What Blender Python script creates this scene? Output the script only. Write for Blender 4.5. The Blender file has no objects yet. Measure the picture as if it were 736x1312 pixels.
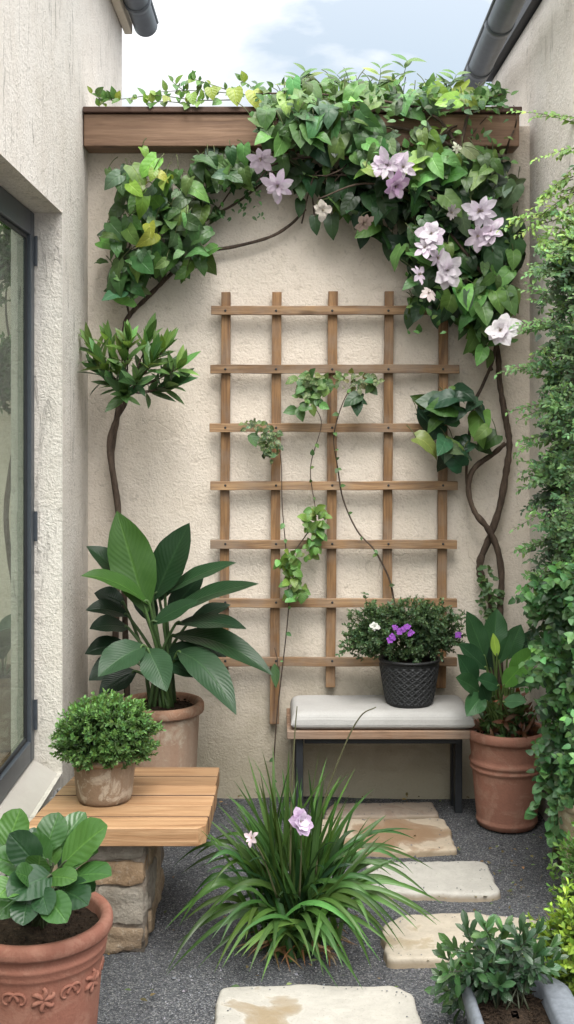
import bpy, math, random
import numpy as np
from mathutils import Vector, noise as mnoise

SEED = 7
random.seed(SEED)
rng = np.random.default_rng(SEED)
scene = bpy.context.scene
COL = scene.collection
R = math.radians

# ------------------------------------------------------------------ camera
F = 1450.0          # focal length measured in photo pixels
CZ = 1.6            # eye height
VX, VY = 360.0, 540.0


def P(px, py, Y):
    return np.array([(px - VX) * Y / F, Y, CZ - (py - VY) * Y / F])


def G(px, py, z=0.0):
    Y = F * (CZ - z) / (py - VY)
    return np.array([(px - VX) * Y / F, Y, z])


cam_d = bpy.data.cameras.new('camera')
cam = bpy.data.objects.new('camera', cam_d)
COL.objects.link(cam)
cam.location = (0, 0, CZ)
cam.rotation_euler = (R(90), 0, 0)
cam_d.sensor_fit = 'VERTICAL'
cam_d.sensor_height = 36
cam_d.sensor_width = 36
cam_d.lens = 36 * F / 1312
cam_d.shift_x = (368 - VX) / 1312
cam_d.shift_y = -(656 - VY) / 1312
cam_d.clip_start = 0.05
cam_d.clip_end = 2000
scene.camera = cam
scene.render.resolution_x = 574
scene.render.resolution_y = 1024
scene.view_settings.view_transform = 'Standard'
scene.view_settings.look = 'None'
scene.view_settings.exposure = 0

# ------------------------------------------------------------------ objects
ORI = {}


def tag(o, label=None, cat=None, group=None, kind=None):
    if label: o['label'] = label
    if cat: o['category'] = cat
    if group: o['group'] = group
    if kind: o['kind'] = kind
    return o


def thing(name, loc, label, cat, group=None):
    o = bpy.data.objects.new(name, None)
    o.empty_display_size = 0.1
    COL.objects.link(o)
    o.location = loc
    ORI[o] = np.array(loc, float)
    return tag(o, label, cat, group)


class MB:
    """collects geometry with a colour and a uv per vertex; builds ONE mesh object"""
    def __init__(s):
        s.v = []; s.c = []; s.u = []; s.q = []; s.t = []; s.n = 0; s.poly = []

    def add(s, v, quads=None, tris=None, col=(1, 1, 1), uv=None):
        v = np.asarray(v, float).reshape(-1, 3)
        n = len(v)
        c = np.asarray(col, float)
        if c.ndim == 1: c = np.tile(c[:3], (n, 1))
        s.v.append(v); s.c.append(c.reshape(-1, 3))
        s.u.append(np.zeros((n, 2)) if uv is None else np.asarray(uv, float).reshape(-1, 2))
        if quads is not None and len(quads): s.q.append(np.asarray(quads, int).reshape(-1, 4) + s.n)
        if tris is not None and len(tris): s.t.append(np.asarray(tris, int).reshape(-1, 3) + s.n)
        s.n += n
        return s

    def build(s, name, mat, parent=None, smooth=True, origin=None, bevel=None, subd=None):
        v = np.concatenate(s.v); c = np.concatenate(s.c); u = np.concatenate(s.u)
        base = ORI[parent] if parent is not None else (np.array(origin, float) if origin is not None else np.zeros(3))
        v = v - base
        q = np.concatenate(s.q) if s.q else np.zeros((0, 4), int)
        t = np.concatenate(s.t) if s.t else np.zeros((0, 3), int)
        me = bpy.data.meshes.new(name)
        me.vertices.add(len(v)); me.vertices.foreach_set('co', v.astype(np.float32).ravel())
        li = np.concatenate([q.ravel(), t.ravel()])
        me.loops.add(len(li)); me.loops.foreach_set('vertex_index', li.astype(np.int32))
        nq, nt = len(q), len(t)
        ls = np.concatenate([np.arange(nq) * 4, nq * 4 + np.arange(nt) * 3])
        me.polygons.add(nq + nt)
        me.polygons.foreach_set('loop_start', ls.astype(np.int32))
        me.polygons.foreach_set('use_smooth', np.full(nq + nt, smooth, dtype=bool))
        ca = me.color_attributes.new('Col', 'FLOAT_COLOR', 'POINT')
        ca.data.foreach_set('color', np.hstack([c, np.ones((len(c), 1))]).astype(np.float32).ravel())
        uvl = me.uv_layers.new(name='UVMap')
        uvl.data.foreach_set('uv', u[li].astype(np.float32).ravel())
        me.update(calc_edges=True); me.validate()
        me.materials.append(mat)
        o = bpy.data.objects.new(name, me)
        COL.objects.link(o)
        if parent is not None:
            o.parent = parent; ORI[o] = ORI[parent]
        else:
            o.location = base; ORI[o] = base
        if bevel:
            m = o.modifiers.new('bevel', 'BEVEL'); m.width = bevel[0]; m.segments = bevel[1]
            m.limit_method = 'ANGLE'; m.angle_limit = R(35)
            if len(bevel) < 3: m.harden_normals = True
        return o


def norm(a):
    a = np.asarray(a, float)
    return a / np.maximum(np.linalg.norm(a, axis=-1, keepdims=True), 1e-9)


def box(mb, a, b, col=(1, 1, 1), jit=0.0):
    x0, y0, z0 = a; x1, y1, z1 = b
    v = np.array([(x0, y0, z0), (x1, y0, z0), (x1, y1, z0), (x0, y1, z0),
                  (x0, y0, z1), (x1, y0, z1), (x1, y1, z1), (x0, y1, z1)], float)
    if jit: v += rng.uniform(-jit, jit, v.shape)
    q = [(0, 3, 2, 1), (4, 5, 6, 7), (0, 1, 5, 4), (1, 2, 6, 5), (2, 3, 7, 6), (3, 0, 4, 7)]
    mb.add(v, q, col=col)


def lathe(mb, center, prof, n=64, col=(1, 1, 1), wob=0.0, fn=None):
    """prof: list of (r, z) from bottom to top"""
    cx, cy, cz = center
    a = np.linspace(0, 2 * np.pi, n, endpoint=False)
    V = []; U = []
    for i, (r, z) in enumerate(prof):
        rr = r * (1 + wob * np.sin(a * 2 + 1.3 + z * 3) + wob * .6 * np.sin(a * 3 + z * 9))
        zz = np.full(n, z)
        if fn is not None: rr = rr + fn(a, z, i)
        V.append(np.stack([cx + rr * np.cos(a), cy + rr * np.sin(a), cz + zz], 1))
        U.append(np.stack([a / (2 * np.pi), np.full(n, z)], 1))
    m = len(prof)
    q = []
    for i in range(m - 1):
        for j in range(n):
            k = (j + 1) % n
            q.append((i * n + j, i * n + k, (i + 1) * n + k, (i + 1) * n + j))
    mb.add(np.concatenate(V), q, col=col, uv=np.concatenate(U))


def smooth_path(pts, sub=6):
    pts = np.asarray(pts, float)
    if len(pts) < 3:
        t = np.linspace(0, 1, sub + 1)[:, None]
        return pts[0] * (1 - t) + pts[-1] * t
    e = np.vstack([2 * pts[0] - pts[1], pts, 2 * pts[-1] - pts[-2]])
    out = []
    for i in range(1, len(e) - 2):
        p0, p1, p2, p3 = e[i - 1:i + 3]
        for k in range(sub):
            t = k / sub
            out.append(.5 * ((2 * p1) + (-p0 + p2) * t + (2 * p0 - 5 * p1 + 4 * p2 - p3) * t * t + (-p0 + 3 * p1 - 3 * p2 + p3) * t ** 3))
    out.append(pts[-1])
    return np.array(out)


def tube(mb, pts, r0, r1=None, n=7, col=(1, 1, 1), sub=6, knob=0.0):
    p = smooth_path(pts, sub) if sub else np.asarray(pts, float)
    m = len(p)
    r1 = r0 if r1 is None else r1
    rad = np.linspace(r0, r1, m)
    if knob: rad = rad * (1 + knob * rng.uniform(-1, 1, m))
    t = norm(np.gradient(p, axis=0))
    ref = np.array([0.31, 0.17, 0.93]) if abs(t[0] @ np.array([0.31, 0.17, .93])) < .9 else np.array([1, 0, 0.])
    nrm = norm(np.cross(t[0], ref))
    V = []; U = []
    a = np.linspace(0, 2 * np.pi, n, endpoint=False)
    acc = 0
    for i in range(m):
        nrm = norm(nrm - t[i] * (nrm @ t[i]))
        b = np.cross(t[i], nrm)
        V.append(p[i] + rad[i] * (np.cos(a)[:, None] * nrm + np.sin(a)[:, None] * b))
        if i: acc += np.linalg.norm(p[i] - p[i - 1])
        U.append(np.stack([a / 6.28, np.full(n, acc)], 1))
    q = []
    for i in range(m - 1):
        for j in range(n):
            k = (j + 1) % n
            q.append((i * n + j, i * n + k, (i + 1) * n + k, (i + 1) * n + j))
    v = np.concatenate(V); u = np.concatenate(U)
    tr = []
    v = np.vstack([v, p[0], p[-1]]); u = np.vstack([u, u[0], u[-1]])
    for j in range(n):
        k = (j + 1) % n
        tr.append((k, j, m * n)); tr.append(((m - 1) * n + j, (m - 1) * n + k, m * n + 1))
    mb.add(v, q, tr, col=col, uv=u)


SHAPES = {
    'heart': [(0, .5), (.06, .86), (.16, 1), (.3, 1), (.5, .9), (.68, .68), (.83, .38), (.93, .14), (1, 0)],
    'ovate': [(0, .06), (.08, .45), (.22, .88), (.38, 1), (.58, .88), (.78, .52), (.9, .25), (1, 0)],
    'lance': [(0, .1), (.15, .6), (.4, 1), (.65, .8), (.85, .4), (1, 0)],
    'canna': [(0, .08), (.1, .4), (.26, .8), (.45, 1), (.65, .9), (.83, .55), (.93, .25), (1, 0)],
    'oval': [(0, .1), (.1, .5), (.28, .88), (.52, 1), (.76, .86), (.9, .55), (.97, .3), (1, .05)],
    'obov': [(0, .1), (.2, .4), (.45, .8), (.68, 1), (.85, .85), (.95, .5), (1, .1)],
    'blade': [(0, .75), (.25, 1), (.6, .85), (.85, .45), (1, .03)],
    'petal': [(0, .2), (.2, .55), (.5, 1), (.72, .95), (.9, .55), (1, .1)],
}


def leaves(mb, p0, p1, p2, w, nrm, col, shape='ovate', nseg=6, m=5, fold=.22, wave=0.0, lobe=0.0, tipcol=None, curl=0.0):
    """batch of leaves. p0/p1/p2 (n,3) bezier of the midrib, w (n,), nrm (n,3), col (n,3)"""
    p0 = np.atleast_2d(p0).astype(float); p1 = np.atleast_2d(p1).astype(float); p2 = np.atleast_2d(p2).astype(float)
    n = len(p0)
    w = np.broadcast_to(np.asarray(w, float), (n,))
    nrm = np.broadcast_to(np.asarray(nrm, float), (n, 3))
    col = np.broadcast_to(np.asarray(col, float), (n, 3))
    prof = np.array(SHAPES[shape])
    s = np.linspace(0, 1, nseg + 1)
    if shape in ('heart',): s = s ** 1.25
    hw = np.interp(s, prof[:, 0], prof[:, 1])
    hw = np.maximum(hw, .015)
    S = s[None, :, None]
    pos = (1 - S) ** 2 * p0[:, None] + 2 * S * (1 - S) * p1[:, None] + S ** 2 * p2[:, None]
    tan = norm(2 * (1 - S) * (p1 - p0)[:, None] + 2 * S * (p2 - p1)[:, None])
    side = norm(np.cross(tan, nrm[:, None, :] + 1e-4))
    up = np.cross(side, tan)
    L = np.linalg.norm(p2 - p0, axis=1)
    o = np.linspace(-1, 1, m)
    ph = rng.uniform(0, 6.28, n)
    HW = (w / 2)[:, None, None, None] * hw[None, :, None, None]
    O = o[None, None, :, None]
    fr = rng.uniform(.5, 1.4, n)[:, None, None, None] * fold
    h = fr * np.abs(O) ** 1.2 - curl * np.abs(O) ** 2.5
    if wave:
        h = h + wave * np.sign(O) * np.abs(O) * np.sin(s[None, :, None, None] * 11 + ph[:, None, None, None] + O * 1.5)
    v = pos[:, :, None, :] + side[:, :, None, :] * O * HW + up[:, :, None, :] * HW * h
    if lobe:
        v = v - tan[:, :, None, :] * (L[:, None, None, None] * lobe * np.abs(O) * ((1 - s) ** 3)[None, :, None, None])
    k = nseg + 1
    q1 = []
    for i in range(nseg):
        for j in range(m - 1):
            q1.append((i * m + j, i * m + j + 1, (i + 1) * m + j + 1, (i + 1) * m + j))
    q1 = np.array(q1)
    q = (q1[None] + (np.arange(n) * k * m)[:, None, None]).reshape(-1, 4)
    uv = np.zeros((n, k, m, 2)); uv[..., 0] = (o[None, None, :] + 1) / 2; uv[..., 1] = s[None, :, None]
    c = np.broadcast_to(col[:, None, None, :], (n, k, m, 3)).copy()
    if tipcol is not None:
        tc = np.asarray(tipcol, float)
        f = (s ** 2)[None, :, None, None]
        c = c * (1 - f) + tc * f
    mb.add(v.reshape(-1, 3), q, col=c.reshape(-1, 3), uv=uv.reshape(-1, 2))


def jitcol(base, n, dv=.25, dh=.12):
    base = np.asarray(base, float)
    f = np.exp(rng.normal(0, dv, (n, 1)))
    c = base * f
    c[:, 0] *= np.exp(rng.normal(0, dh, n))
    c[:, 2] *= np.exp(rng.normal(0, dh, n))
    return np.clip(c, .002, .9)


def dleaves(mb, pos, d, L, wr, nrm, col, droop=.25, **k):
    """leaves from base positions + directions"""
    pos = np.atleast_2d(pos); n = len(pos)
    d = norm(np.broadcast_to(d, (n, 3))); L = np.broadcast_to(np.asarray(L, float), (n,))
    nrm = norm(np.broadcast_to(nrm, (n, 3)))
    # make nrm roughly perpendicular
    nn = norm(nrm - d * np.sum(nrm * d, 1, keepdims=True))
    p1 = pos + d * (L * .5)[:, None] + nn * (L * droop * .25)[:, None]
    p2 = pos + d * L[:, None] - nn * (L * droop * .5)[:, None]
    leaves(mb, pos, p1, p2, L * wr, nn, col, **k)


# ------------------------------------------------------------------ materials
class NT:
    def __init__(s, name):
        s.m = bpy.data.materials.new(name); s.m.use_nodes = True
        s.t = s.m.node_tree
        s.b = s.t.nodes['Principled BSDF']; s.out = s.t.nodes['Material Output']

    def n(s, typ, **kw):
        nd = s.t.nodes.new(typ)
        for k, v in kw.items():
            if k.startswith('i_'):
                nd.inputs[k[2:].replace('_', ' ')].default_value = v
            else: setattr(nd, k, v)
        return nd

    def l(s, a, b): s.t.links.new(a, b)

    def coords(s, scale=(1, 1, 1), kind='Object', rnd=False):
        tc = s.n('ShaderNodeTexCoord')
        mp = s.n('ShaderNodeMapping'); mp.inputs['Scale'].default_value = scale
        s.l(tc.outputs[kind], mp.inputs['Vector'])
        if rnd:
            oi = s.n('ShaderNodeObjectInfo')
            ml = s.n('ShaderNodeMath', operation='MULTIPLY'); ml.inputs[1].default_value = 37.0
            s.l(oi.outputs['Random'], ml.inputs[0]); s.l(ml.outputs[0], mp.inputs['Location'])
        return mp.outputs['Vector']

    def noise(s, vec, scale, detail=5, rough=.55, dist=0.0):
        nd = s.n('ShaderNodeTexNoise'); nd.inputs['Scale'].default_value = scale
        nd.inputs['Detail'].default_value = detail; nd.inputs['Roughness'].default_value = rough
        nd.inputs['Distortion'].default_value = dist
        s.l(vec, nd.inputs['Vector']); return nd.outputs['Fac']

    def ramp(s, fac, stops, interp='LINEAR'):
        nd = s.n('ShaderNodeValToRGB'); e = nd.color_ramp.elements; nd.color_ramp.interpolation = interp
        while len(e) < len(stops): e.new(.5)
        for el, (p, c) in zip(e, stops):
            el.position = p
            el.color = (c, c, c, 1) if isinstance(c, (int, float)) else (*c, 1)
        s.l(fac, nd.inputs['Fac']); return nd.outputs['Color']

    def mix(s, fac, a, b, mode='MIX'):
        nd = s.n('ShaderNodeMix', data_type='RGBA', blend_type=mode)
        for sock, val in ((nd.inputs[0], fac), (nd.inputs[6], a), (nd.inputs[7], b)):
            if isinstance(val, (int, float)): sock.default_value = val
            elif isinstance(val, tuple): sock.default_value = (*val, 1)
            else: s.l(val, sock)
        return nd.outputs[2]

    def math(s, op, a, b=None):
        nd = s.n('ShaderNodeMath', operation=op)
        for i, v in enumerate((a, b)):
            if v is None: continue
            if isinstance(v, (int, float)): nd.inputs[i].default_value = v
            else: s.l(v, nd.inputs[i])
        return nd.outputs[0]

    def bump(s, h, strength, dist, prev=None):
        nd = s.n('ShaderNodeBump'); nd.inputs['Strength'].default_value = strength
        nd.inputs['Distance'].default_value = dist
        s.l(h, nd.inputs['Height'])
        if prev is not None: s.l(prev, nd.inputs['Normal'])
        return nd.outputs['Normal']

    def sepz(s, axis='Z'):
        g = s.n('ShaderNodeNewGeometry'); x = s.n('ShaderNodeSeparateXYZ'); s.l(g.outputs['Position'], x.inputs[0])
        return x.outputs[axis]

    def fin(s, color, rough=.8, normal=None, spec=.3):
        b = s.b
        if isinstance(color, tuple): b.inputs['Base Color'].default_value = (*color, 1)
        else: s.l(color, b.inputs['Base Color'])
        if isinstance(rough, (int, float)): b.inputs['Roughness'].default_value = rough
        else: s.l(rough, b.inputs['Roughness'])
        b.inputs['Specular IOR Level'].default_value = spec
        if normal is not None: s.l(normal, b.inputs['Normal'])
        return s.m


def mat_stucco(name, base, dark, streak=0.0, coarse=1.0, damp_shade=0.5):
    m = NT(name)
    v = m.coords()
    big = m.noise(v, 1.3, 5, .6)
    mid = m.noise(v, 9, 6, .65, .6)
    fine = m.noise(v, 95, 4, .6)
    mf = m.noise(v, 34, 5, .6, .8)
    c = m.mix(m.ramp(big, [(.3, 0), (.7, 1)]), base, tuple(x * y for x, y in zip(base, (.84, .81, .77))))
    c = m.mix(m.ramp(mid, [(.35, .0), (.75, .45)]), c, tuple(x * y for x, y in zip(base, (1.08, 1.09, 1.1))))
    # darker colour in the pits and low spots
    c = m.mix(m.ramp(mf, [(.28, .45), (.43, 0)]), c, dark)
    c = m.mix(m.ramp(fine, [(.3, .3), (.45, 0)]), c, dark)
    # hairline cracks
    wv = m.n('ShaderNodeTexNoise'); wv.inputs['Scale'].default_value = 5; wv.inputs['Detail'].default_value = 4
    m.l(v, wv.inputs['Vector'])
    av = m.n('ShaderNodeVectorMath', operation='MULTIPLY_ADD'); av.inputs[1].default_value = (.35, .35, .35)
    m.l(wv.outputs['Color'], av.inputs[0]); m.l(v, av.inputs[2])
    vo = m.n('ShaderNodeTexVoronoi', feature='DISTANCE_TO_EDGE'); vo.inputs['Scale'].default_value = 3.1
    m.l(av.outputs[0], vo.inputs['Vector'])
    crack = m.ramp(vo.outputs['Distance'], [(0, 1), (.007, 0)])
    msk = m.ramp(m.noise(v, 2.6, 2), [(.52, 0), (.66, .8)])
    crack = m.math('MULTIPLY', crack, msk)
    c = m.mix(m.math('MULTIPLY', crack, .3), c, dark)
    # trowel ridges: short curved scratches
    vo2 = m.n('ShaderNodeTexVoronoi', feature='DISTANCE_TO_EDGE'); vo2.inputs['Scale'].default_value = 17
    m.l(av.outputs[0], vo2.inputs['Vector'])
    ridge = m.ramp(vo2.outputs['Distance'], [(0, 0), (.09, 1)])
    rm = m.ramp(m.noise(v, 6.5, 3), [(.48, 0), (.62, 1)])
    ridge = m.math('MULTIPLY', m.math('SUBTRACT', 1.0, ridge), rm)
    if streak:
        sv = m.coords((13, 13, 1.6))
        st = m.noise(sv, 1.7, 6, .62, 1.2)
        stm = m.ramp(m.noise(v, 1.9, 3), [(.40, 0), (.55, 1)])
        thin = m.ramp(st, [(.60, 0), (.625, 1), (.65, .1)])
        wide = m.ramp(st, [(.5, 0), (.8, 1)])
        sfac = m.math('MULTIPLY', m.math('MULTIPLY', thin, stm), streak)
        c = m.mix(m.math('MULTIPLY', wide, streak * .35), c, tuple(x * .62 for x in base))
        c = m.mix(sfac, c, dark)
    # damp, dirty foot, plus bench shade painted into the back wall colour
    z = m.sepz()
    dz = m.ramp(m.math('ADD', m.math('MULTIPLY', z, .9), m.math('MULTIPLY', mid, .35)), [(.30, damp_shade), (.85, 0)])
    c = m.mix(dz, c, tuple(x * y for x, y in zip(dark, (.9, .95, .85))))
    h = m.math('ADD', m.math('MULTIPLY', mf, .62), m.math('MULTIPLY', fine, .8))
    h = m.math('ADD', h, m.math('MULTIPLY', mid, .7))
    h = m.math('ADD', h, m.math('MULTIPLY', ridge, .16 * coarse))
    h = m.math('SUBTRACT', h, m.math('MULTIPLY', crack, .6))
    if streak: h = m.math('SUBTRACT', h, m.math('MULTIPLY', sfac, .9))
    nrm = m.bump(h, .65, .007 * coarse)
    return m.fin(c, .92, nrm, .15)


def mat_wood(name, a, b, c3, axis='X', scale=1.0, rough=.6, knots=True, weather=0.0):
    m = NT(name)
    st = {'X': (.9, 14, 14), 'Y': (14, .9, 14), 'Z': (14, 14, .9)}[axis]
    v = m.coords(tuple(x * scale for x in st), rnd=True)
    v2 = m.coords((scale, scale, scale), rnd=True)
    g = m.noise(v, 2.2, 8, .62, 1.4)
    g2 = m.noise(v, 9, 4, .6, .3)
    tone = m.noise(v2, 3.0, 3, .5)
    c = m.ramp(g, [(.3, c3), (.45, b), (.62, a)])
    c = m.mix(m.ramp(g2, [(.3, .5), (.55, 0)]), c, tuple(x * .62 for x in b))
    c = m.mix(m.ramp(tone, [(.35, 0), (.75, .5)]), c, tuple(x * .72 for x in b))
    oi = m.n('ShaderNodeObjectInfo')
    hsv = m.n('ShaderNodeHueSaturation')
    m.l(m.math('ADD', m.math('MULTIPLY', oi.outputs['Random'], .5), .75), hsv.inputs['Value'])
    m.l(c, hsv.inputs['Color']); c = hsv.outputs['Color']
    if weather:
        wn = m.noise(v2, 6, 5, .6)
        c = m.mix(m.math('MULTIPLY', m.ramp(wn, [(.42, 0), (.7, 1)]), weather), c, (.26, .235, .21))
    if knots:
        kv = {'X': (2.2, 7, 7), 'Y': (7, 2.2, 7), 'Z': (7, 7, 2.2)}[axis]
        vo = m.n('ShaderNodeTexVoronoi'); vo.inputs['Scale'].default_value = 1.1
        m.l(m.coords(kv, rnd=True), vo.inputs['Vector'])
        kn = m.ramp(vo.outputs['Distance'], [(.05, 1), (.13, 0)])
        c = m.mix(m.math('MULTIPLY', kn, .75), c, tuple(x * .35 for x in b))
    h = m.math('ADD', g, m.math('MULTIPLY', g2, .6))
    return m.fin(c, rough, m.bump(h, .5, .004), .3)


def mat_leaf(name, veins=0.0, rough=.42, trans=.3, nv=12, mid=.35, spot=.0, ttint=(1.8, 1.6, .75), spec=.36):
    m = NT(name)
    at = m.n('ShaderNodeAttribute'); at.attribute_name = 'Col'
    c = at.outputs['Color']
    uv = m.n('ShaderNodeUVMap')
    sx = m.n('ShaderNodeSeparateXYZ'); m.l(uv.outputs[0], sx.inputs[0])
    ax = m.math('ABSOLUTE', m.math('SUBTRACT', sx.outputs[0], .5))
    rib = m.ramp(ax, [(0, 1), (.045, 0)])
    ph = m.math('SUBTRACT', m.math('MULTIPLY', sx.outputs[1], float(nv)), m.math('MULTIPLY', ax, nv * .55))
    sv = m.math('SINE', m.math('MULTIPLY', ph, 6.283))
    svr = m.ramp(sv, [(.0, 0), (.85, .0), (1, 1)]) if veins else None
    vec = m.coords()
    nz = m.noise(vec, 22, 4, .6)
    c = m.mix(m.ramp(nz, [(.3, .0), (.7, .5)]), c, m.mix(1.0, c, (.62, .72, .6), 'MULTIPLY'))
    if mid: c = m.mix(m.math('MULTIPLY', rib, mid), c, m.mix(1.0, c, (2.3, 2.0, 1.9), 'MULTIPLY'))
    if veins: c = m.mix(m.math('MULTIPLY', svr, veins), c, m.mix(1.0, c, (1.7, 1.6, 1.6), 'MULTIPLY'))
    if spot:
        sp = m.noise(vec, 160, 2, .5)
        c = m.mix(m.math('MULTIPLY', m.ramp(sp, [(.56, 0), (.62, 1)]), spot), c, (.36, .40, .2))
    h = m.math('MULTIPLY', nz, .5)
    if veins: h = m.math('SUBTRACT', h, m.math('MULTIPLY', sv, .16))
    h = m.math('SUBTRACT', h, rib)
    nrm = m.bump(h, .35, .004)
    m.fin(c, rough, nrm, spec)
    tr = m.n('ShaderNodeBsdfTranslucent')
    m.l(m.mix(1.0, c, ttint, 'MULTIPLY'), tr.inputs['Color'])
    mx = m.n('ShaderNodeMixShader'); mx.inputs[0].default_value = trans
    m.l(m.b.outputs[0], mx.inputs[1]); m.l(tr.outputs[0], mx.inputs[2]); m.l(mx.outputs[0], m.out.inputs['Surface'])
    return m.m


def mat_bark(name, a, b):
    m = NT(name)
    v = m.coords((1, 1, .35))
    n1 = m.noise(v, 60, 5, .65, .5); n2 = m.noise(v, 7, 3)
    c = m.mix(m.ramp(n1, [(.35, 0), (.65, 1)]), b, a)
    c = m.mix(m.ramp(n2, [(.45, 0), (.7, .5)]), c, tuple(x * 1.5 for x in a))
    return m.fin(c, .85, m.bump(n1, .8, .006), .2)


def mat_pot(name, base, pale, dirt, palefac=.5, band=0.0, scale=1.0):
    m = NT(name)
    v = m.coords((scale, scale, scale))
    n1 = m.noise(v, 6, 6, .62, .5); n2 = m.noise(v, 17, 6, .7, .8); n3 = m.noise(v, 120, 3)
    st = m.noise(m.coords((10 * scale, 10 * scale, 1.2 * scale)), 1.6, 5, .6)
    c = m.mix(m.ramp(n1, [(.35, 0), (.65, .6)]), base, tuple(x * .74 for x in base))
    c = m.mix(m.math('MULTIPLY', m.ramp(n2, [(.5, 0), (.6, 1)]), min(palefac, .6) * 1.5), c, pale)
    c = m.mix(m.math('MULTIPLY', m.ramp(st, [(.5, 0), (.75, 1)]), palefac * .7), c, pale)
    c = m.mix(m.math('MULTIPLY', m.ramp(n1, [(.25, 1), (.42, 0)]), .55), c, dirt)
    c = m.mix(m.ramp(n3, [(.3, .2), (.6, 0)]), c, dirt)
    return m.fin(c, .82, m.bump(m.math('ADD', n3, n2), .35, .004), .2)


M = {}
M['wall_back'] = mat_stucco('stucco_cream', (.71, .64, .56), (.34, .285, .23), 0.0, 1.15, .85)  # foot darkened further to paint in the shade under the bench
M['wall_left'] = mat_stucco('stucco_pale', (.70, .66, .61), (.23, .21, .19), .55, 1.5, .35)
M['wall_right'] = mat_stucco('stucco_pale_right', (.70, .66, .61), (.27, .25, .22), .5, 1.4, .4)
M['trim'] = mat_stucco('painted_trim', (.66, .60, .50), (.4, .33, .26), 0, .25, 0)
M['sill'] = mat_stucco('sill_render', (.42, .40, .37), (.4, .37, .33), 0, .35, .0)
M['beam'] = mat_wood('beam_wood', (.31, .195, .125), (.215, .128, .08), (.115, .066, .043), 'X', .8, .55)
M['beamcap'] = mat_wood('beam_cap_wood', (.11, .062, .045), (.075, .042, .03), (.045, .025, .02), 'X', .8, .6, False)
M['slat_v'] = mat_wood('slat_wood_upright', (.33, .19, .09), (.205, .112, .052), (.12, .062, .036), 'Z', 1.3, .65, True, .35)
M['slat_h'] = mat_wood('slat_wood_rail', (.34, .215, .115), (.22, .13, .07), (.12, .07, .042), 'X', 1.3, .65, True, .4)
M['plank'] = mat_wood('pine_plank', (.40, .25, .14), (.31, .175, .09), (.17, .085, .04), 'X', 1.0, .5, True)
M['benchwood'] = mat_wood('bench_wood', (.30, .19, .125), (.23, .14, .09), (.12, .07, .045), 'X', 1.0, .65, True, .3)
M['leaf_vine'] = mat_leaf('vine_leaf', .3, .38, .2, 5)
M['leaf_big'] = mat_leaf('broad_leaf', .25, .36, .15, 15, .45, spec=.3)
M['leaf_round'] = mat_leaf('round_leaf', .2, .27, .2, 7, .5, spec=.5)
M['leaf_small'] = mat_leaf('small_leaf', 0, .42, .3, 4, .2)
M['leaf_varieg'] = mat_leaf('speckled_leaf', 0, .5, .35, 4, .2, .6)
M['blade'] = mat_leaf('strap_leaf', 0, .36, .25, 1, .45)
M['petal'] = mat_leaf('petal', .10, .6, .35, 6, .0, .0, (1.0, .95, 1.05))
M['stem'] = mat_leaf('green_stem', 0, .5, .1, 1, 0)
M['bark'] = mat_bark('vine_bark', (.10, .072, .054), (.035, .025, .02))
M['terracotta'] = mat_pot('terracotta', (.285, .132, .094), (.38, .24, .18), (.16, .085, .06), .2)
M['terra_front'] = mat_pot('terracotta_fresh', (.22, .092, .064), (.30, .165, .12), (.2, .085, .06), .25)
M['oldpot'] = mat_pot('weathered_clay', (.22, .15, .10), (.38, .32, .25), (.10, .07, .05), .65)
M['oldpot_big'] = mat_pot('weathered_clay_pink', (.345, .225, .16), (.44, .36, .28), (.2, .13, .095), .7, scale=.7)
M['oldrim'] = mat_pot('weathered_rim', (.34, .19, .125), (.45, .33, .25), (.15, .09, .06), .3)
M['tanpot'] = mat_pot('tan_stone_pot', (.34, .27, .18), (.45, .4, .3), (.17, .13, .09), .5)


def mat_blackpot():
    m = NT('black_embossed_pot')
    at = m.n('ShaderNodeAttribute'); at.attribute_name = 'Col'
    n = m.noise(m.coords(), 90, 4, .6)
    c = m.mix(m.ramp(n, [(.4, 0), (.7, .6)]), at.outputs['Color'], (.03, .031, .033))
    return m.fin(c, .58, m.bump(n, .4, .002), .4)


M['blackpot'] = mat_blackpot()


def mat_soil():
    m = NT('potting_soil'); v = m.coords()
    n = m.noise(v, 70, 6, .7); n2 = m.noise(v, 260, 2)
    c = m.ramp(n, [(.3, (.012, .009, .007)), (.6, (.05, .033, .022)), (.8, (.11, .075, .05))])
    return m.fin(c, .95, m.bump(m.math('ADD', n, n2), 1, .012), .1)


M['soil'] = mat_soil()


def mat_gravel():
    m = NT('dark_gravel'); v = m.coords()
    vo = m.n('ShaderNodeTexVoronoi'); vo.inputs['Scale'].default_value = 240; m.l(v, vo.inputs['Vector'])
    sx = m.n('ShaderNodeSeparateColor'); m.l(vo.outputs['Color'], sx.inputs[0])
    c = m.ramp(sx.outputs[0], [(0, (.036, .038, .043)), (.55, (.085, .088, .097)), (.85, (.145, .147, .154)), (1, (.26, .255, .25))])
    big = m.noise(v, 2.5, 5)
    c = m.mix(m.ramp(big, [(.4, 0), (.7, .6)]), c, m.mix(1.0, c, (.5, .48, .46), 'MULTIPLY'))
    h = m.math('SUBTRACT', 1.0, vo.outputs['Distance'])
    return m.fin(c, .85, m.bump(h, 1, .006), .25)


M['gravel'] = mat_gravel()


def mat_pebble():
    m = NT('gravel_chips')
    at = m.n('ShaderNodeAttribute'); at.attribute_name = 'Col'
    n = m.noise(m.coords(), 300, 3)
    c = m.mix(m.ramp(n, [(.3, .5), (.6, 0)]), at.outputs['Color'], (.03, .03, .033))
    return m.fin(c, .8, None, .3)


M['pebble'] = mat_pebble()


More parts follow.
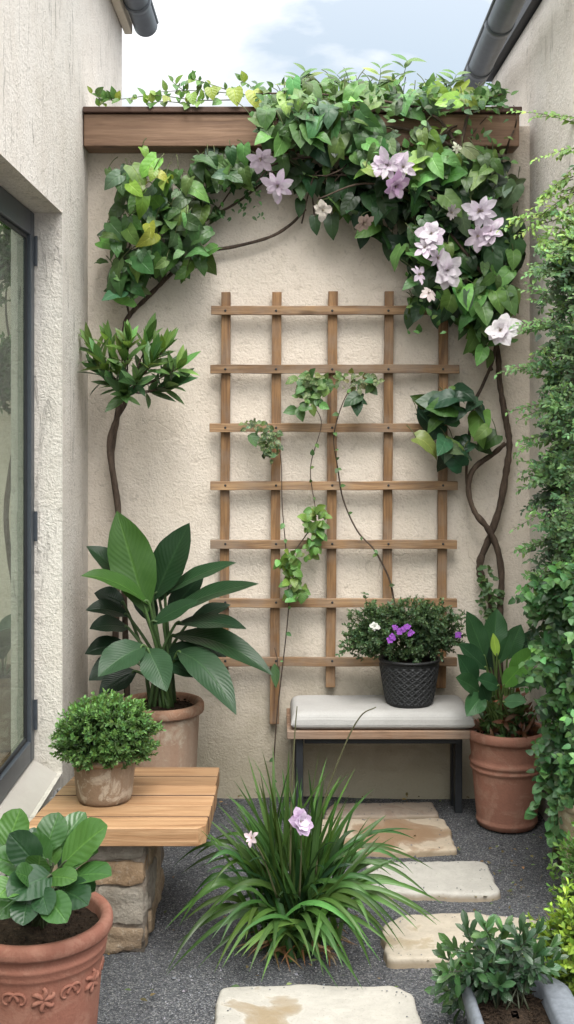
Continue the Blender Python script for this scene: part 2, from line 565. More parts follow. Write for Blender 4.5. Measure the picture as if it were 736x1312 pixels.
def mat_flag(name, base, stain, sf, off, cen=(0, 0), rad=.2, amt=0.0):
    m = NT(name); v = m.coords()
    mp = m.n('ShaderNodeMapping'); mp.inputs['Location'].default_value = (off, off * 1.7, 0); m.l(v, mp.inputs[0]); v = mp.outputs[0]
    n1 = m.noise(v, 5.5, 6, .55, .8); n2 = m.noise(v, 24, 6, .65, .5); n3 = m.noise(v, 130, 4)
    c = m.mix(m.ramp(n2, [(.35, 0), (.7, .6)]), base, tuple(x * .72 for x in base))
    dv = m.n('ShaderNodeVectorMath', operation='DISTANCE'); dv.inputs[1].default_value = (cen[0], cen[1], .02)
    m.l(m.coords(), dv.inputs[0])
    near = m.math('SUBTRACT', 1.0, m.math('DIVIDE', dv.outputs['Value'], rad))
    n1 = m.math('ADD', n1, m.math('MULTIPLY', m.math('MAXIMUM', near, -.35), amt))
    st = m.ramp(n1, [(sf - .02, 0), (sf + .05, .6), (sf + .16, .9)])
    c = m.mix(st, c, stain)
    edge = m.ramp(n1, [(sf - .04, 0), (sf - .005, .35), (sf + .02, 0)])
    c = m.mix(edge, c, tuple(min(1, x * 1.2) for x in base))
    c = m.mix(m.ramp(n3, [(.28, .4), (.4, 0)]), c, (.16, .13, .1))
    # dirty sides near the ground
    z = m.sepz(); c = m.mix(m.ramp(z, [(.004, .8), (.018, 0)]), c, (.2, .155, .105))
    h = m.math('ADD', n2, m.math('MULTIPLY', n3, .4))
    h = m.math('SUBTRACT', h, m.math('MULTIPLY', st, .25))
    return m.fin(c, .85, m.bump(h, .6, .006), .2)


M['flag'] = [mat_flag('limestone_a', (.35, .33, .295), (.22, .165, .10), .62, 3.1, (-.10, .06), .17, .34),
             mat_flag('limestone_b', (.35, .31, .25), (.25, .20, .125), .66, 8.4, (-.2, -.05), .15, .3),
             mat_flag('limestone_c', (.35, .335, .305), (.29, .27, .2), .72, 1.2),
             mat_flag('limestone_d', (.37, .31, .24), (.19, .115, .065), .52, 5.7, (.03, 0), .2, .3),
             mat_flag('limestone_e', (.25, .205, .17), (.2, .14, .11), .55, 9.9)]


def mat_stonework():
    m = NT('rubble_stone'); at = m.n('ShaderNodeAttribute'); at.attribute_name = 'Col'
    v = m.coords()
    n1 = m.noise(v, 14, 6, .65, .6); n2 = m.noise(v, 70, 5, .65)
    c = m.mix(m.ramp(n1, [(.35, 0), (.65, .8)]), at.outputs['Color'], m.mix(1.0, at.outputs['Color'], (.55, .5, .46), 'MULTIPLY'))
    c = m.mix(m.ramp(n2, [(.55, 0), (.75, .4)]), c, (.5, .45, .38))
    return m.fin(c, .9, m.bump(m.math('ADD', n1, m.math('MULTIPLY', n2, .5)), .9, .014), .15)


M['stonework'] = mat_stonework()


def mat_simple(name, c, rough=.5, spec=.4, metal=0, nscale=40, var=.25, bump=.1):
    m = NT(name); n = m.noise(m.coords(), nscale, 5, .6)
    cc = m.mix(m.ramp(n, [(.35, 0), (.7, 1)]), c, tuple(x * (1 - var) for x in c))
    m.b.inputs['Metallic'].default_value = metal
    return m.fin(cc, rough, m.bump(n, bump, .003), spec)


M['frame'] = mat_simple('dark_grey_frame', (.055, .065, .078), .4, .45, 0, 30, .2, .05)
M['gutter'] = mat_simple('grey_gutter', (.085, .10, .12), .38, .5, 0, 12, .35, .08)
M['steel'] = mat_simple('black_steel', (.02, .022, .026), .5, .4)
M['slate'] = mat_simple('slate_grey_planter', (.15, .165, .19), .55, .4, 0, 60, .35, .2)
M['mortar'] = mat_simple('broken_mortar', (.26, .26, .26), .95, .1, 0, 25, .5, 1.0)


def mat_cloth():
    m = NT('cushion_linen'); v = m.coords()
    wx = m.n('ShaderNodeTexWave', wave_type='BANDS', bands_direction='X'); wx.inputs['Scale'].default_value = 90
    wy = m.n('ShaderNodeTexWave', wave_type='BANDS', bands_direction='Y'); wy.inputs['Scale'].default_value = 90
    for w in (wx, wy): m.l(v, w.inputs['Vector']); w.inputs['Distortion'].default_value = 1.5
    n = m.noise(v, 9, 4, .6); n2 = m.noise(v, 140, 3)
    c = m.mix(m.ramp(n, [(.35, 0), (.7, .5)]), (.42, .41, .40), (.34, .33, .32))
    c = m.mix(m.ramp(n2, [(.3, .3), (.6, 0)]), c, (.33, .32, .3))
    h = m.math('ADD', m.math('ADD', wx.outputs['Fac'], wy.outputs['Fac']), m.math('MULTIPLY', n, 3.0))
    return m.fin(c, .95, m.bump(h, .35, .004), .1)


M['cloth'] = mat_cloth()


def mat_glass():
    m = NT('door_glass')
    t = m.n('ShaderNodeBsdfTransparent'); t.inputs[0].default_value = (.60, .66, .61, 1)
    g = m.n('ShaderNodeBsdfGlossy'); g.inputs['Roughness'].default_value = .015
    g.inputs[0].default_value = (.9, .93, .93, 1)
    lw = m.n('ShaderNodeLayerWeight'); lw.inputs['Blend'].default_value = .5
    mx = m.n('ShaderNodeMixShader'); m.l(m.math('MULTIPLY', m.math('POWER', lw.outputs['Facing'], 3.0), .3), mx.inputs[0])
    m.l(t.outputs[0], mx.inputs[1]); m.l(g.outputs[0], mx.inputs[2]); m.l(mx.outputs[0], m.out.inputs['Surface'])
    return m.m


M['glass'] = mat_glass()

# ------------------------------------------------------------------ light & sky
SKY_OFF = (.85, 4.4, .09)
SUN_EL, SUN_ROT = R(60), R(174)     # high, from behind the camera and a little to the right
w = bpy.data.worlds.new('World'); scene.world = w; w.use_nodes = True
nt = w.node_tree; bg = nt.nodes['Background']
sky = nt.nodes.new('ShaderNodeTexSky'); sky.sky_type = 'NISHITA'; sky.sun_disc = False
sky.sun_elevation = SUN_EL; sky.sun_rotation = SUN_ROT; sky.air_density = 1.0; sky.dust_density = 1.5; sky.ozone_density = 1.2
tc = nt.nodes.new('ShaderNodeTexCoord'); mp = nt.nodes.new('ShaderNodeMapping')
mp.inputs['Scale'].default_value = (1.0, 1.0, 2.2); mp.inputs['Location'].default_value = SKY_OFF
nt.links.new(tc.outputs['Generated'], mp.inputs[0])
nz = nt.nodes.new('ShaderNodeTexNoise'); nz.inputs['Scale'].default_value = 4.2; nz.inputs['Detail'].default_value = 9
nz.inputs['Roughness'].default_value = .5; nz.inputs['Distortion'].default_value = .25
nt.links.new(mp.outputs[0], nz.inputs['Vector'])
rp = nt.nodes.new('ShaderNodeValToRGB'); rp.color_ramp.elements[0].position = .44; rp.color_ramp.elements[1].position = .57
rp.color_ramp.elements[0].color = (.42, .42, .42, 1)
nt.links.new(nz.outputs['Fac'], rp.inputs[0])
# a thin bright overcast: about three times brighter overhead than low down
# thin bright overcast, several times brighter around the veiled sun than opposite it
dt = nt.nodes.new('ShaderNodeVectorMath'); dt.operation = 'DOT_PRODUCT'
dt.inputs[1].default_value = (math.sin(SUN_ROT) * math.cos(SUN_EL), math.cos(SUN_ROT) * math.cos(SUN_EL), math.sin(SUN_EL))
nt.links.new(tc.outputs['Generated'], dt.inputs[0])
zm = nt.nodes.new('ShaderNodeMapRange'); zm.inputs[1].default_value = -1; zm.inputs[2].default_value = 1
nt.links.new(dt.outputs['Value'], zm.inputs[0])
zr = nt.nodes.new('ShaderNodeValToRGB')
zr.color_ramp.elements.new(.72)
for el_, (p_, c_) in zip(zr.color_ramp.elements, ((.36, (.128, .129, .131, 1)), (.72, (.55, .55, .55, 1)), (.97, (1.0, .985, .96, 1)))):
    el_.position = p_; el_.color = c_
nt.links.new(zm.outputs[0], zr.inputs[0])
cs = nt.nodes.new('ShaderNodeVectorMath'); cs.operation = 'SCALE'; cs.inputs['Scale'].default_value = 50.0
nt.links.new(zr.outputs[0], cs.inputs[0])
mx = nt.nodes.new('ShaderNodeMix'); mx.data_type = 'RGBA'
nt.links.new(rp.outputs['Color'], mx.inputs[0]); tint = nt.nodes.new('ShaderNodeVectorMath'); tint.operation = 'MULTIPLY'; tint.inputs[1].default_value = (.92, 1.12, 1.06)
nt.links.new(sky.outputs[0], tint.inputs[0]); nt.links.new(tint.outputs[0], mx.inputs[6])
nt.links.new(cs.outputs[0], mx.inputs[7])
sxyz = nt.nodes.new('ShaderNodeSeparateXYZ'); nt.links.new(tc.outputs['Generated'], sxyz.inputs[0])
def wmap(sock, a, b, c, d):
    r_ = nt.nodes.new('ShaderNodeMapRange'); r_.interpolation_type = 'SMOOTHSTEP'
    for i_, v_ in enumerate((a, b, c, d)): r_.inputs[i_ + 1].default_value = v_
    nt.links.new(sock, r_.inputs[0]); return r_.outputs[0]
low = wmap(sxyz.outputs[2], .22, .62, .22, 1.0)  # sky dimmed low behind the camera, standing in for unseen buildings
front = wmap(sxyz.outputs[1], -.35, .15, 0.0, 1.0)
mxl = nt.nodes.new('ShaderNodeMix'); mxl.data_type = 'FLOAT'
nt.links.new(front, mxl.inputs[0]); nt.links.new(low, mxl.inputs[2]); mxl.inputs[3].default_value = 1.0
fs = nt.nodes.new('ShaderNodeVectorMath'); fs.operation = 'SCALE'
nt.links.new(mx.outputs[2], fs.inputs[0]); nt.links.new(mxl.outputs[0], fs.inputs['Scale'])
nt.links.new(fs.outputs[0], bg.inputs['Color']); bg.inputs['Strength'].default_value = .15
scene.cycles.max_bounces = 7; scene.cycles.diffuse_bounces = 4; scene.cycles.glossy_bounces = 2
scene.cycles.transmission_bounces = 3; scene.cycles.transparent_max_bounces = 6

sd = bpy.data.lights.new('sun', 'SUN'); sun = bpy.data.objects.new('sun', sd); COL.objects.link(sun)
sd.energy = 3.7; sd.angle = R(34); sd.color = (1.0, .96, .90)
sdir = Vector((math.sin(SUN_ROT) * math.cos(SUN_EL), math.cos(SUN_ROT) * math.cos(SUN_EL), math.sin(SUN_EL)))
sun.rotation_euler = (-sdir).to_track_quat('-Z', 'Y').to_euler()
sun.location = (1, -3, 6)

# ------------------------------------------------------------------ setting
YB = 4.83                     # face of the back wall
XL, XR = -.823, 1.062          # faces of the side walls

g = MB()
xs = np.concatenate([np.linspace(-400, -2, 6), np.linspace(-1.6, 1.9, 71), np.linspace(2.5, 400, 6)])
ys = np.concatenate([np.linspace(-300, 1.5, 6), np.linspace(2.0, 5.6, 73), np.linspace(7, 500, 6)])
XX, YY = np.meshgrid(xs, ys)
ZZ = np.zeros_like(XX)
for i in range(XX.shape[0]):
    for j in range(XX.shape[1]):
        x, y = XX[i, j], YY[i, j]
        if -1.5 < x < 1.8 and 2.0 < y < 5.6:
            ZZ[i, j] = .012 * (mnoise.noise(Vector((x * 2.6, y * 2.6, 0))) + .5 * mnoise.noise(Vector((x * 8, y * 8, 3)))) - .004
nx, ny = len(xs), len(ys)
qd = [(i * nx + j, i * nx + j + 1, (i + 1) * nx + j + 1, (i + 1) * nx + j) for i in range(ny - 1) for j in range(nx - 1)]
g.add(np.stack([XX, YY, ZZ], -1), qd)
tag(g.build('ground', M['gravel']), kind='structure')

# gravel chips lying on it
n = 60000
cx = rng.uniform(-.85, 1.05, n); cy = 2.55 + (4.82 - 2.55) * rng.random(n) ** 1.05
rr = .0013 + .0019 * rng.random(n) ** 2.5
oc = np.array([(1, 0, 0), (0, 1, 0), (-1, 0, 0), (0, -1, 0), (0, 0, .7), (0, 0, -.7)], float)
vv = oc[None] * rr[:, None, None] * rng.uniform(.55, 1.35, (n, 6, 1))
ang = rng.uniform(0, 6.28, n); ca, sa = np.cos(ang)[:, None], np.sin(ang)[:, None]
vx = vv[..., 0] * ca - vv[..., 1] * sa; vy = vv[..., 0] * sa + vv[..., 1] * ca
big_ = rng.random(n) < .004; rr[big_] *= rng.uniform(2.0, 3.4, big_.sum()); vv[big_] *= 2.6; vx[big_] *= 2.6; vy[big_] *= 2.6
zz = np.array([.012 * (mnoise.noise(Vector((x * 2.6, y * 2.6, 0))) + .5 * mnoise.noise(Vector((x * 8, y * 8, 3)))) for x, y in zip(cx, cy)]) - .004
vv = np.stack([vx + cx[:, None], vy + cy[:, None], vv[..., 2] + (zz + rr * .35)[:, None]], -1)
tf = np.array([(0, 1, 4), (1, 2, 4), (2, 3, 4), (3, 0, 4), (1, 0, 5), (2, 1, 5), (3, 2, 5), (0, 3, 5)])
tt = (tf[None] + (np.arange(n) * 6)[:, None, None]).reshape(-1, 3)
val = np.exp(rng.normal(math.log(.09), .52, n)); val = np.clip(val, .02, .42)
cc = np.stack([val * rng.uniform(.92, 1.1, n), val, val * rng.uniform(1.0, 1.18, n)], 1) * 1.1
gm = MB(); gm.add(vv.reshape(-1, 3), tris=tt, col=np.repeat(cc, 6, 0))
tag(gm.build('gravel', M['pebble'], smooth=False), 'fine dark grey gravel chips covering the courtyard ground', 'gravel', kind='stuff')

# back garden wall
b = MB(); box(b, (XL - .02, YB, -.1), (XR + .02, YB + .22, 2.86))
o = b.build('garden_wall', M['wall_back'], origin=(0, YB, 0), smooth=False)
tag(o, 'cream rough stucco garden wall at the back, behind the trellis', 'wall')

# timber beam along the wall top
bt = thing('beam', (0, 4.765, 2.74), 'reddish brown timber beam along the top of the back wall under the climber', 'beam')
b = MB(); box(b, (XL + .003, 4.70, 2.742), (.992, 4.826, 2.878)); b.build('beam_board', M['beam'], bt, bevel=(.006, 2), smooth=False)
b = MB(); box(b, (XL + .003, 4.685, 2.8805), (1.0, 4.85, 2.905)); b.build('cap_strip', M['beamcap'], bt, bevel=(.004, 2), smooth=False)

# ---- left house: wall with the glazed door, sill, eave, gutter
lh = thing('house', (XL, 4.2, 0), 'pale rendered house on the left with a grey framed glass door and gutter', 'house')
JY, HZ, SZ = 4.19, 2.372, .30
TH = .162
b = MB()
Yc = [.6, JY, 5.88]; Zc = [-.1, SZ, HZ, 3.76]
vid = {}
V = []
def vtx(p):
    k = tuple(round(x, 4) for x in p)
    if k not in vid: vid[k] = len(V); V.append(k)
    return vid[k]
Q = []
def quad(*ps): Q.append([vtx(p) for p in ps])
for i in range(2):
    for j in range(3):
        if i == 0 and j == 1: continue
        y0, y1, z0, z1 = Yc[i], Yc[i + 1], Zc[j], Zc[j + 1]
        quad((XL, y0, z0), (XL, y1, z0), (XL, y1, z1), (XL, y0, z1))
        quad((XL - TH, y0, z0), (XL - TH, y0, z1), (XL - TH, y1, z1), (XL - TH, y1, z0))
quad((XL, JY, SZ), (XL - TH, JY, SZ), (XL - TH, JY, HZ), (XL, JY, HZ))
quad((XL, .6, HZ), (XL, JY, HZ), (XL - TH, JY, HZ), (XL - TH, .6, HZ))
quad((XL, .6, SZ), (XL - TH, .6, SZ), (XL - TH, JY, SZ), (XL, JY, SZ))
for j in (0, 1, 2):
    quad((XL, 5.88, Zc[j]), (XL - TH, 5.88, Zc[j]), (XL - TH, 5.88, Zc[j + 1]), (XL, 5.88, Zc[j + 1]))
for j in (0, 2):
    quad((XL, .6, Zc[j]), (XL, .6, Zc[j + 1]), (XL - TH, .6, Zc[j + 1]), (XL - TH, .6, Zc[j]))
for i in (0, 1):
    quad((XL, Yc[i], 3.76), (XL, Yc[i + 1], 3.76), (XL - TH, Yc[i + 1], 3.76), (XL - TH, Yc[i], 3.76))
b.add(V, Q)
b.build('wall', M['wall_left'], lh, smooth=True, bevel=(.014, 3, 0))
# room walls behind the glass
b = MB(); box(b, (-2.6, 5.0, .0), (XL - TH - .003, 5.12, 2.5)); b.build('room_wall', M['wall_back'], lh, smooth=False)
b = MB(); box(b, (-2.7, .6, .0), (-2.6, 5.12, 1.6)); b.build('room_wall', M['wall_back'], lh, smooth=False)
b = MB(); box(b, (-2.6, .6, .2), (XL - TH - .003, 5.0, .28)); b.build('room_floor', M['benchwood'], lh, smooth=False)
# sloping sill
b = MB()
x0, x1 = XL - TH + .01, XL + .008
v = []
for y in (.7, JY - .003):
    v += [(x0, y, SZ + .002), (x1, y, SZ - .06), (x1, y, SZ - .006), (XL - .085, y, SZ + .048), (x0, y, SZ + .05)]
q = [(i, (i + 1) % 5, 5 + (i + 1) % 5, 5 + i) for i in range(5)]
b.add(v, q, [(0, 2, 1), (0, 3, 2), (0, 4, 3), (5, 6, 7), (5, 7, 8), (5, 8, 9)])
b.build('window_sill', M['sill'], lh, smooth=False, bevel=(.006, 2))
# crumbled mortar below the sill
b = MB()
for k in range(260):
    y = rng.uniform(3.2, 4.15); r = rng.uniform(.006, .024)
    c = np.array([XL + rng.uniform(.012, .055), y, SZ - .035 - rng.uniform(0, .05)])
    vv = oc * r * rng.uniform(.7, 1.4, (6, 1)) + c
    b.add(vv, tris=tf)
b.build('broken_mortar', M['mortar'], lh, smooth=False)
# glazed door
fx0, fx1 = XL - .118, XL - .088
dz0, dz1 = SZ + .054, HZ - .002
fw = .058
b = MB()
box(b, (fx0, JY - fw, dz0), (fx1, JY - .002, dz1))
box(b, (fx0, 1.2, dz0), (fx1, 1.2 + fw, dz1))
box(b, (fx0, 1.2 + fw + .0005, dz1 - fw - .03), (fx1 - .001, JY - fw - .0005, dz1 - .001))
box(b, (fx0, 1.2 + fw + .0005, dz0 + .001), (fx1 - .001, JY - fw - .0005, dz0 + fw + .02))
dr = b.build('glass_door', M['frame'], lh, smooth=False, bevel=(.004, 2))
b = MB()   # inner glazing bead, one step back
box(b, (fx0 + .006, JY - fw - .012, dz0 + fw + .021), (fx1 - .014, JY - fw - .001, dz1 - fw - .031))
box(b, (fx0 + .006, 1.3, dz1 - fw - .046), (fx1 - .014, JY - fw - .0125, dz1 - fw - .0315))
box(b, (fx0 + .006, 1.3, dz0 + fw + .0215), (fx1 - .014, JY - fw - .0125, dz0 + fw + .036))
b.build('glazing_bead', M['steel'], dr, smooth=False, bevel=(.002, 1))
b = MB(); box(b, (fx0 + .0005, 1.2 + fw + .001, dz0 + fw + .022), (fx0 + .0045, JY - fw - .001, dz1 - fw - .033))
b.build('pane', M['glass'], dr, smooth=False)
for py in (322, 674, 915):
    c = P(45, py, JY - .004)
    b = MB(); box(b, (fx1 + .0005, JY - .016, c[2] - .05), (fx1 + .006, JY - .003, c[2] + .05))
    tube(b, [(fx1 + .007, JY - .010, c[2] - .055), (fx1 + .007, JY - .010, c[2] + .055)], .006, n=10, sub=2)
    b.build('hinge', M['frame'], dr, smooth=False)
# eave and gutter
b = MB(); box(b, (XL - TH - .02, 1.0, 3.7625), (XL + .055, 5.98, 3.84)); box(b, (XL + .0025, 1.0, 3.63), (XL + .045, 5.94, 3.762))
b.build('eave', M['trim'], lh, smooth=False, bevel=(.006, 2))


def gutter(parent, x, y0, y1, z, r, side=1, sleeves=(), x1=None):
    x1 = x if x1 is None else x1
    b = MB()
    a = np.linspace(R(-200), R(20), 22)
    prof = [(r * math.cos(t), r * math.sin(t)) for t in a]
    prof_in = [((r - .004) * math.cos(t), (r - .004) * math.sin(t)) for t in a[::-1]]
    pr = prof + prof_in
    k = len(pr)
    v = [(x + p[0], y0, z + p[1]) for p in pr] + [(x1 + p[0], y1, z + p[1]) for p in pr]
    q = [(i, (i + 1) % k, k + (i + 1) % k, k + i) for i in range(k)]
    b.add(v, q)
    # closed stop end
    v = [(x + p[0] * 1.01, y0 - .003, z + p[1] * 1.01) for p in prof] + [(x + p[0] * 1.01, y0 + .006, z + p[1] * 1.01) for p in prof]
    kk = len(prof)
    tr = [(0, i, i + 1) for i in range(1, kk - 1)] + [(kk, kk + i + 1, kk + i) for i in range(1, kk - 1)]
    b.add(v, [(i, i + 1, kk + i + 1, kk + i) for i in range(kk - 1)], tr)
    # rolled front bead
    tube(b, [(x + side * r, y0, z + .012), (x1 + side * r, y1, z + .012)], .008, n=8, sub=2)
    gt = b.build('gutter', M['gutter'], parent)
    for ys in sleeves:
        f = (ys - y0) / (y1 - y0); xx = x + (x1 - x) * f
        b = MB()
        v = [];
        for dy, s in ((-.028, 1.0), (-.028, 1.07), (.028, 1.07), (.028, 1.0)):
            v += [(xx + p[0] * s, ys + dy, z + p[1] * s) for p in prof]
        q = []
        for ring in range(3):
            q += [(ring * kk + i, ring * kk + i + 1, (ring + 1) * kk + i + 1, (ring + 1) * kk + i) for i in range(kk - 1)]
        b.add(v, q); b.build('gutter_clip', M['gutter'], gt)
    return gt


gutter(lh, XL + .112, 5.95, 1.0, 3.685, .062, 1, (5.6, 4.4))

# ---- right house
rh = thing('house', (XR, 4.6, 0), 'weathered pale rendered house on the right with a sloping line of grey gutter', 'house')
b = MB(); box(b, (XR, 3.93, -.1), (XR + .3, 5.72, 3.32)); b.build('wall', M['wall_right'], rh, smooth=False, bevel=(.014, 3, 0))
b = MB(); box(b, (XR - .035, 3.9, 3.3225), (XR + .4, 5.74, 3.38)); b.build('eave', M['steel'], rh, smooth=False)
gutter(rh, .945, 5.66, 3.88, 3.262, .056, -1, (5.30, 4.72), x1=.885)

# ---- stepping stones
RINGS = []


def flagstone(poly_px, z, mat, label, seed):
    r = np.random.default_rng(seed)
    pts = np.array([G(x, y, z)[:2] for x, y in poly_px])
    # resample, round the corners, wobble
    k = len(pts); ring = []
    for i in range(k):
        a, c = pts[i], pts[(i + 1) % k]
        m_ = max(2, int(np.linalg.norm(c - a) / .012))
        for t in range(m_): ring.append(a + (c - a) * t / m_)
    ring = np.array(ring)
    for _ in range(3): ring = (np.roll(ring, 1, 0) + 2 * ring + np.roll(ring, -1, 0)) / 4
    cen = ring.mean(0)
    nn = len(ring)
    d = norm(ring - cen)
    w_ = np.array([mnoise.noise(Vector((p[0] * 14 + seed, p[1] * 14, seed))) for p in ring]) * .009 + \
        np.array([mnoise.noise(Vector((p[0] * 45 + seed, p[1] * 45, seed))) for p in ring]) * .005
    ring = ring + d * w_[:, None]
    V = []
    layers = [(1.0, -.02, .006), (1.0, z - .012, .002), (1.0, z - .0045, -.0005), (1.0, z - .001, -.005), (1.0, z + .0005, -.013)]
    for s_, zz_, off in layers:
        rg = ring + d * off
        wob = np.array([mnoise.noise(Vector((p[0] * 20, p[1] * 20, seed + zz_ * 50))) for p in rg])
        V.append(np.stack([rg[:, 0] + d[:, 0] * wob * .003, rg[:, 1] + d[:, 1] * wob * .003, np.full(nn, zz_) + (wob * .0012 if zz_ > 0 else 0)], 1))
    for s_ in (.8, .6, .4, .2):
        rg = cen + (ring + d * -.013 - cen) * s_
        wob = np.array([mnoise.noise(Vector((p[0] * 9, p[1] * 9, seed))) for p in rg])
        V.append(np.stack([rg[:, 0], rg[:, 1], z + wob * .003], 1))
    RINGS.append((ring + d * -.02, d, z))
    L = len(V)
    q = [(i * nn + j, i * nn + (j + 1) % nn, (i + 1) * nn + (j + 1) % nn, (i + 1) * nn + j) for i in range(L - 1) for j in range(nn)]
    V = np.vstack(V + [[(cen[0], cen[1], z)]])
    tr = [((L - 1) * nn + j, (L - 1) * nn + (j + 1) % nn, L * nn) for j in range(nn)]
    b = MB(); b.add(V, q, tr)
    o = b.build('stepping_stone', mat, origin=(cen[0], cen[1], 0))
    return tag(o, label, 'stepping stone', 'flat stepping stones leading to the bench')


flagstone([(282, 1264), (400, 1261), (505, 1262), (528, 1272), (541, 1312), (552, 1372), (262, 1378)], .022, M['flag'][0],
          'large pale stepping stone with a brown stain nearest the camera', 1)
flagstone([(489, 1184), (520, 1171), (605, 1168), (690, 1178), (700, 1200), (672, 1218), (600, 1226), (497, 1228)], .022, M['flag'][1],
          'cream stepping stone between the strap leaf clump and the low dark shrub', 2)
flagstone([(470, 1104), (612, 1102), (624, 1106), (641, 1141), (632, 1146), (540, 1143), (480, 1141)], .022, M['flag'][2],
          'clean whitish stepping stone with chamfered right corner, third in the row', 3)
flagstone([(404, 1049), (570, 1048), (586, 1088), (500, 1090), (418, 1091)], .018, M['flag'][3],
          'brown stained stepping stone second from the bench', 4)
flagstone([(425, 1029), (556, 1027), (562, 1045), (414, 1046)], .016, M['flag'][4],
          'small dull brown stepping stone closest to the bench', 5)

# stray chips kicked up on to the rims of the stones
b = MB()
for ring, d, z in RINGS:
    for k in range(45):
        i = rng.integers(len(ring)); p = ring[i] - d[i] * abs(rng.normal(0, .016))
        r_ = rng.uniform(.0012, .0034); v_ = rng.uniform(.07, .2)
        b.add(oc * r_ * rng.uniform(.6, 1.3, (6, 1)) + np.array([p[0], p[1], z + .002 + r_ * .4]), tris=tf, col=(v_, v_, v_ * 1.08))
tag(b.build('stray_gravel', M['pebble'], smooth=False), 'stray grey gravel chips scattered on the edges of the stepping stones', 'gravel', kind='stuff')

# ------------------------------------------------------------------ trellis
tr_ = thing('trellis', (.22, 4.78, .48), 'weathered brown wooden lattice trellis fixed to the back wall', 'trellis')
YT = 4.788
for px, pb, pt in ((290, 878, 374), (355, 928, 374), (427, 881, 373), (499, 872, 373), (569, 882, 402)):
    c0 = P(px, pt, YT); c1 = P(px - 3, pb, YT)
    b = MB()
    w_ = .0195 + rng.uniform(-.001, .001)
    nseg = 14
    v = []; q = []
    for i in range(nseg + 1):
        t = i / nseg; c = c1 + (c0 - c1) * t
        wx_ = c[0] + rng.uniform(-.0012, .0012)
        v += [(wx_ - w_, YT, c[2]), (wx_ + w_, YT, c[2]), (wx_ + w_, YT + .022, c[2]), (wx_ - w_, YT + .022, c[2])]
    for i in range(nseg):
        for j in range(4):
            q.append((i * 4 + j, i * 4 + (j + 1) % 4, (i + 1) * 4 + (j + 1) % 4, (i + 1) * 4 + j))
    q += [(3, 2, 1, 0), (nseg * 4, nseg * 4 + 1, nseg * 4 + 2, nseg * 4 + 3)]
    b.add(v, q); b.build('upright_slat', M['slat_v'], tr_, smooth=False, bevel=(.002, 2))
for py, xa, xb in ((398, 271, 560), (473, 270, 588), (548, 269, 560), (622, 270, 586), (697, 270, 585), (772, 268, 585), (847, 266, 585)):
    a = P(xa, py, YT); c = P(xb, py, YT)
    b = MB(); nseg = 14; v = []; q = []; hh = .0185
    for i in range(nseg + 1):
        t = i / nseg; p = a + (c - a) * t
        zz_ = p[2] + rng.uniform(-.0013, .0013)
        v += [(p[0], YT - .0225, zz_ - hh), (p[0], YT - .0225, zz_ + hh), (p[0], YT - .001, zz_ + hh), (p[0], YT - .001, zz_ - hh)]
    for i in range(nseg):
        for j in range(4):
            q.append((i * 4 + j, (i + 1) * 4 + j, (i + 1) * 4 + (j + 1) % 4, i * 4 + (j + 1) % 4))
    q += [(0, 1, 2, 3), (nseg * 4 + 3, nseg * 4 + 2, nseg * 4 + 1, nseg * 4)]
    b.add(v, q); cs_ = b.build('cross_slat', M['slat_h'], tr_, smooth=False, bevel=(.002, 2))
    for sx_ in (289, 354, 426, 498, 568):
        if sx_ > xb - 8: continue
        sc_ = P(sx_, py, YT - .0225); b = MB()
        pr_ = [(.0052, .0), (.0052, .0016), (.0035, .0026), (.0003, .0028)]
        aa_ = np.linspace(0, 2 * np.pi, 10, endpoint=False)
        vv_ = np.concatenate([np.stack([sc_[0] + r_ * np.cos(aa_), np.full(10, sc_[1] + .0005 - h_), sc_[2] + r_ * np.sin(aa_)], 1) for r_, h_ in pr_])
        b.add(vv_, [(i_ * 10 + j_, i_ * 10 + (j_ + 1) % 10, (i_ + 1) * 10 + (j_ + 1) % 10, (i_ + 1) * 10 + j_) for i_ in range(3) for j_ in range(10)])
        b.build('screw_head', M['steel'], cs_)

# ------------------------------------------------------------------ bench + cushion
bx0, bx1, by0, by1 = .024, .745, 4.44, 4.80
bn = thing('bench', (.385, 4.6, 0), 'low wooden bench with dark steel legs below the trellis', 'bench')
for k, (ya, yb_) in enumerate(((by0, by0 + .115), (by0 + .121, by0 + .236), (by0 + .242, by1))):
    b = MB(); box(b, (bx0, ya, .352), (bx1, yb_, .385)); b.build('seat_board', M['benchwood'], bn, smooth=False, bevel=(.004, 2))
for sx in (bx0 + .035, bx1 - .032):
    b = MB()
    fy = by0 + .03 if sx < .3 else by0 + .19
    box(b, (sx, fy, -.01), (sx + .03, fy + .04, .351)); b.build('leg', M['steel'], bn, smooth=False, bevel=(.003, 1))
    b = MB()
    box(b, (sx, by1 - .07, -.01), (sx + .03, by1 - .03, .351)); b.build('leg', M['steel'], bn, smooth=False, bevel=(.003, 1))
b = MB(); box(b, (bx0 + .07, by0 + .04, .325), (bx1 - .035, by0 + .06, .3505)); b.build('apron', M['steel'], bn, smooth=False)

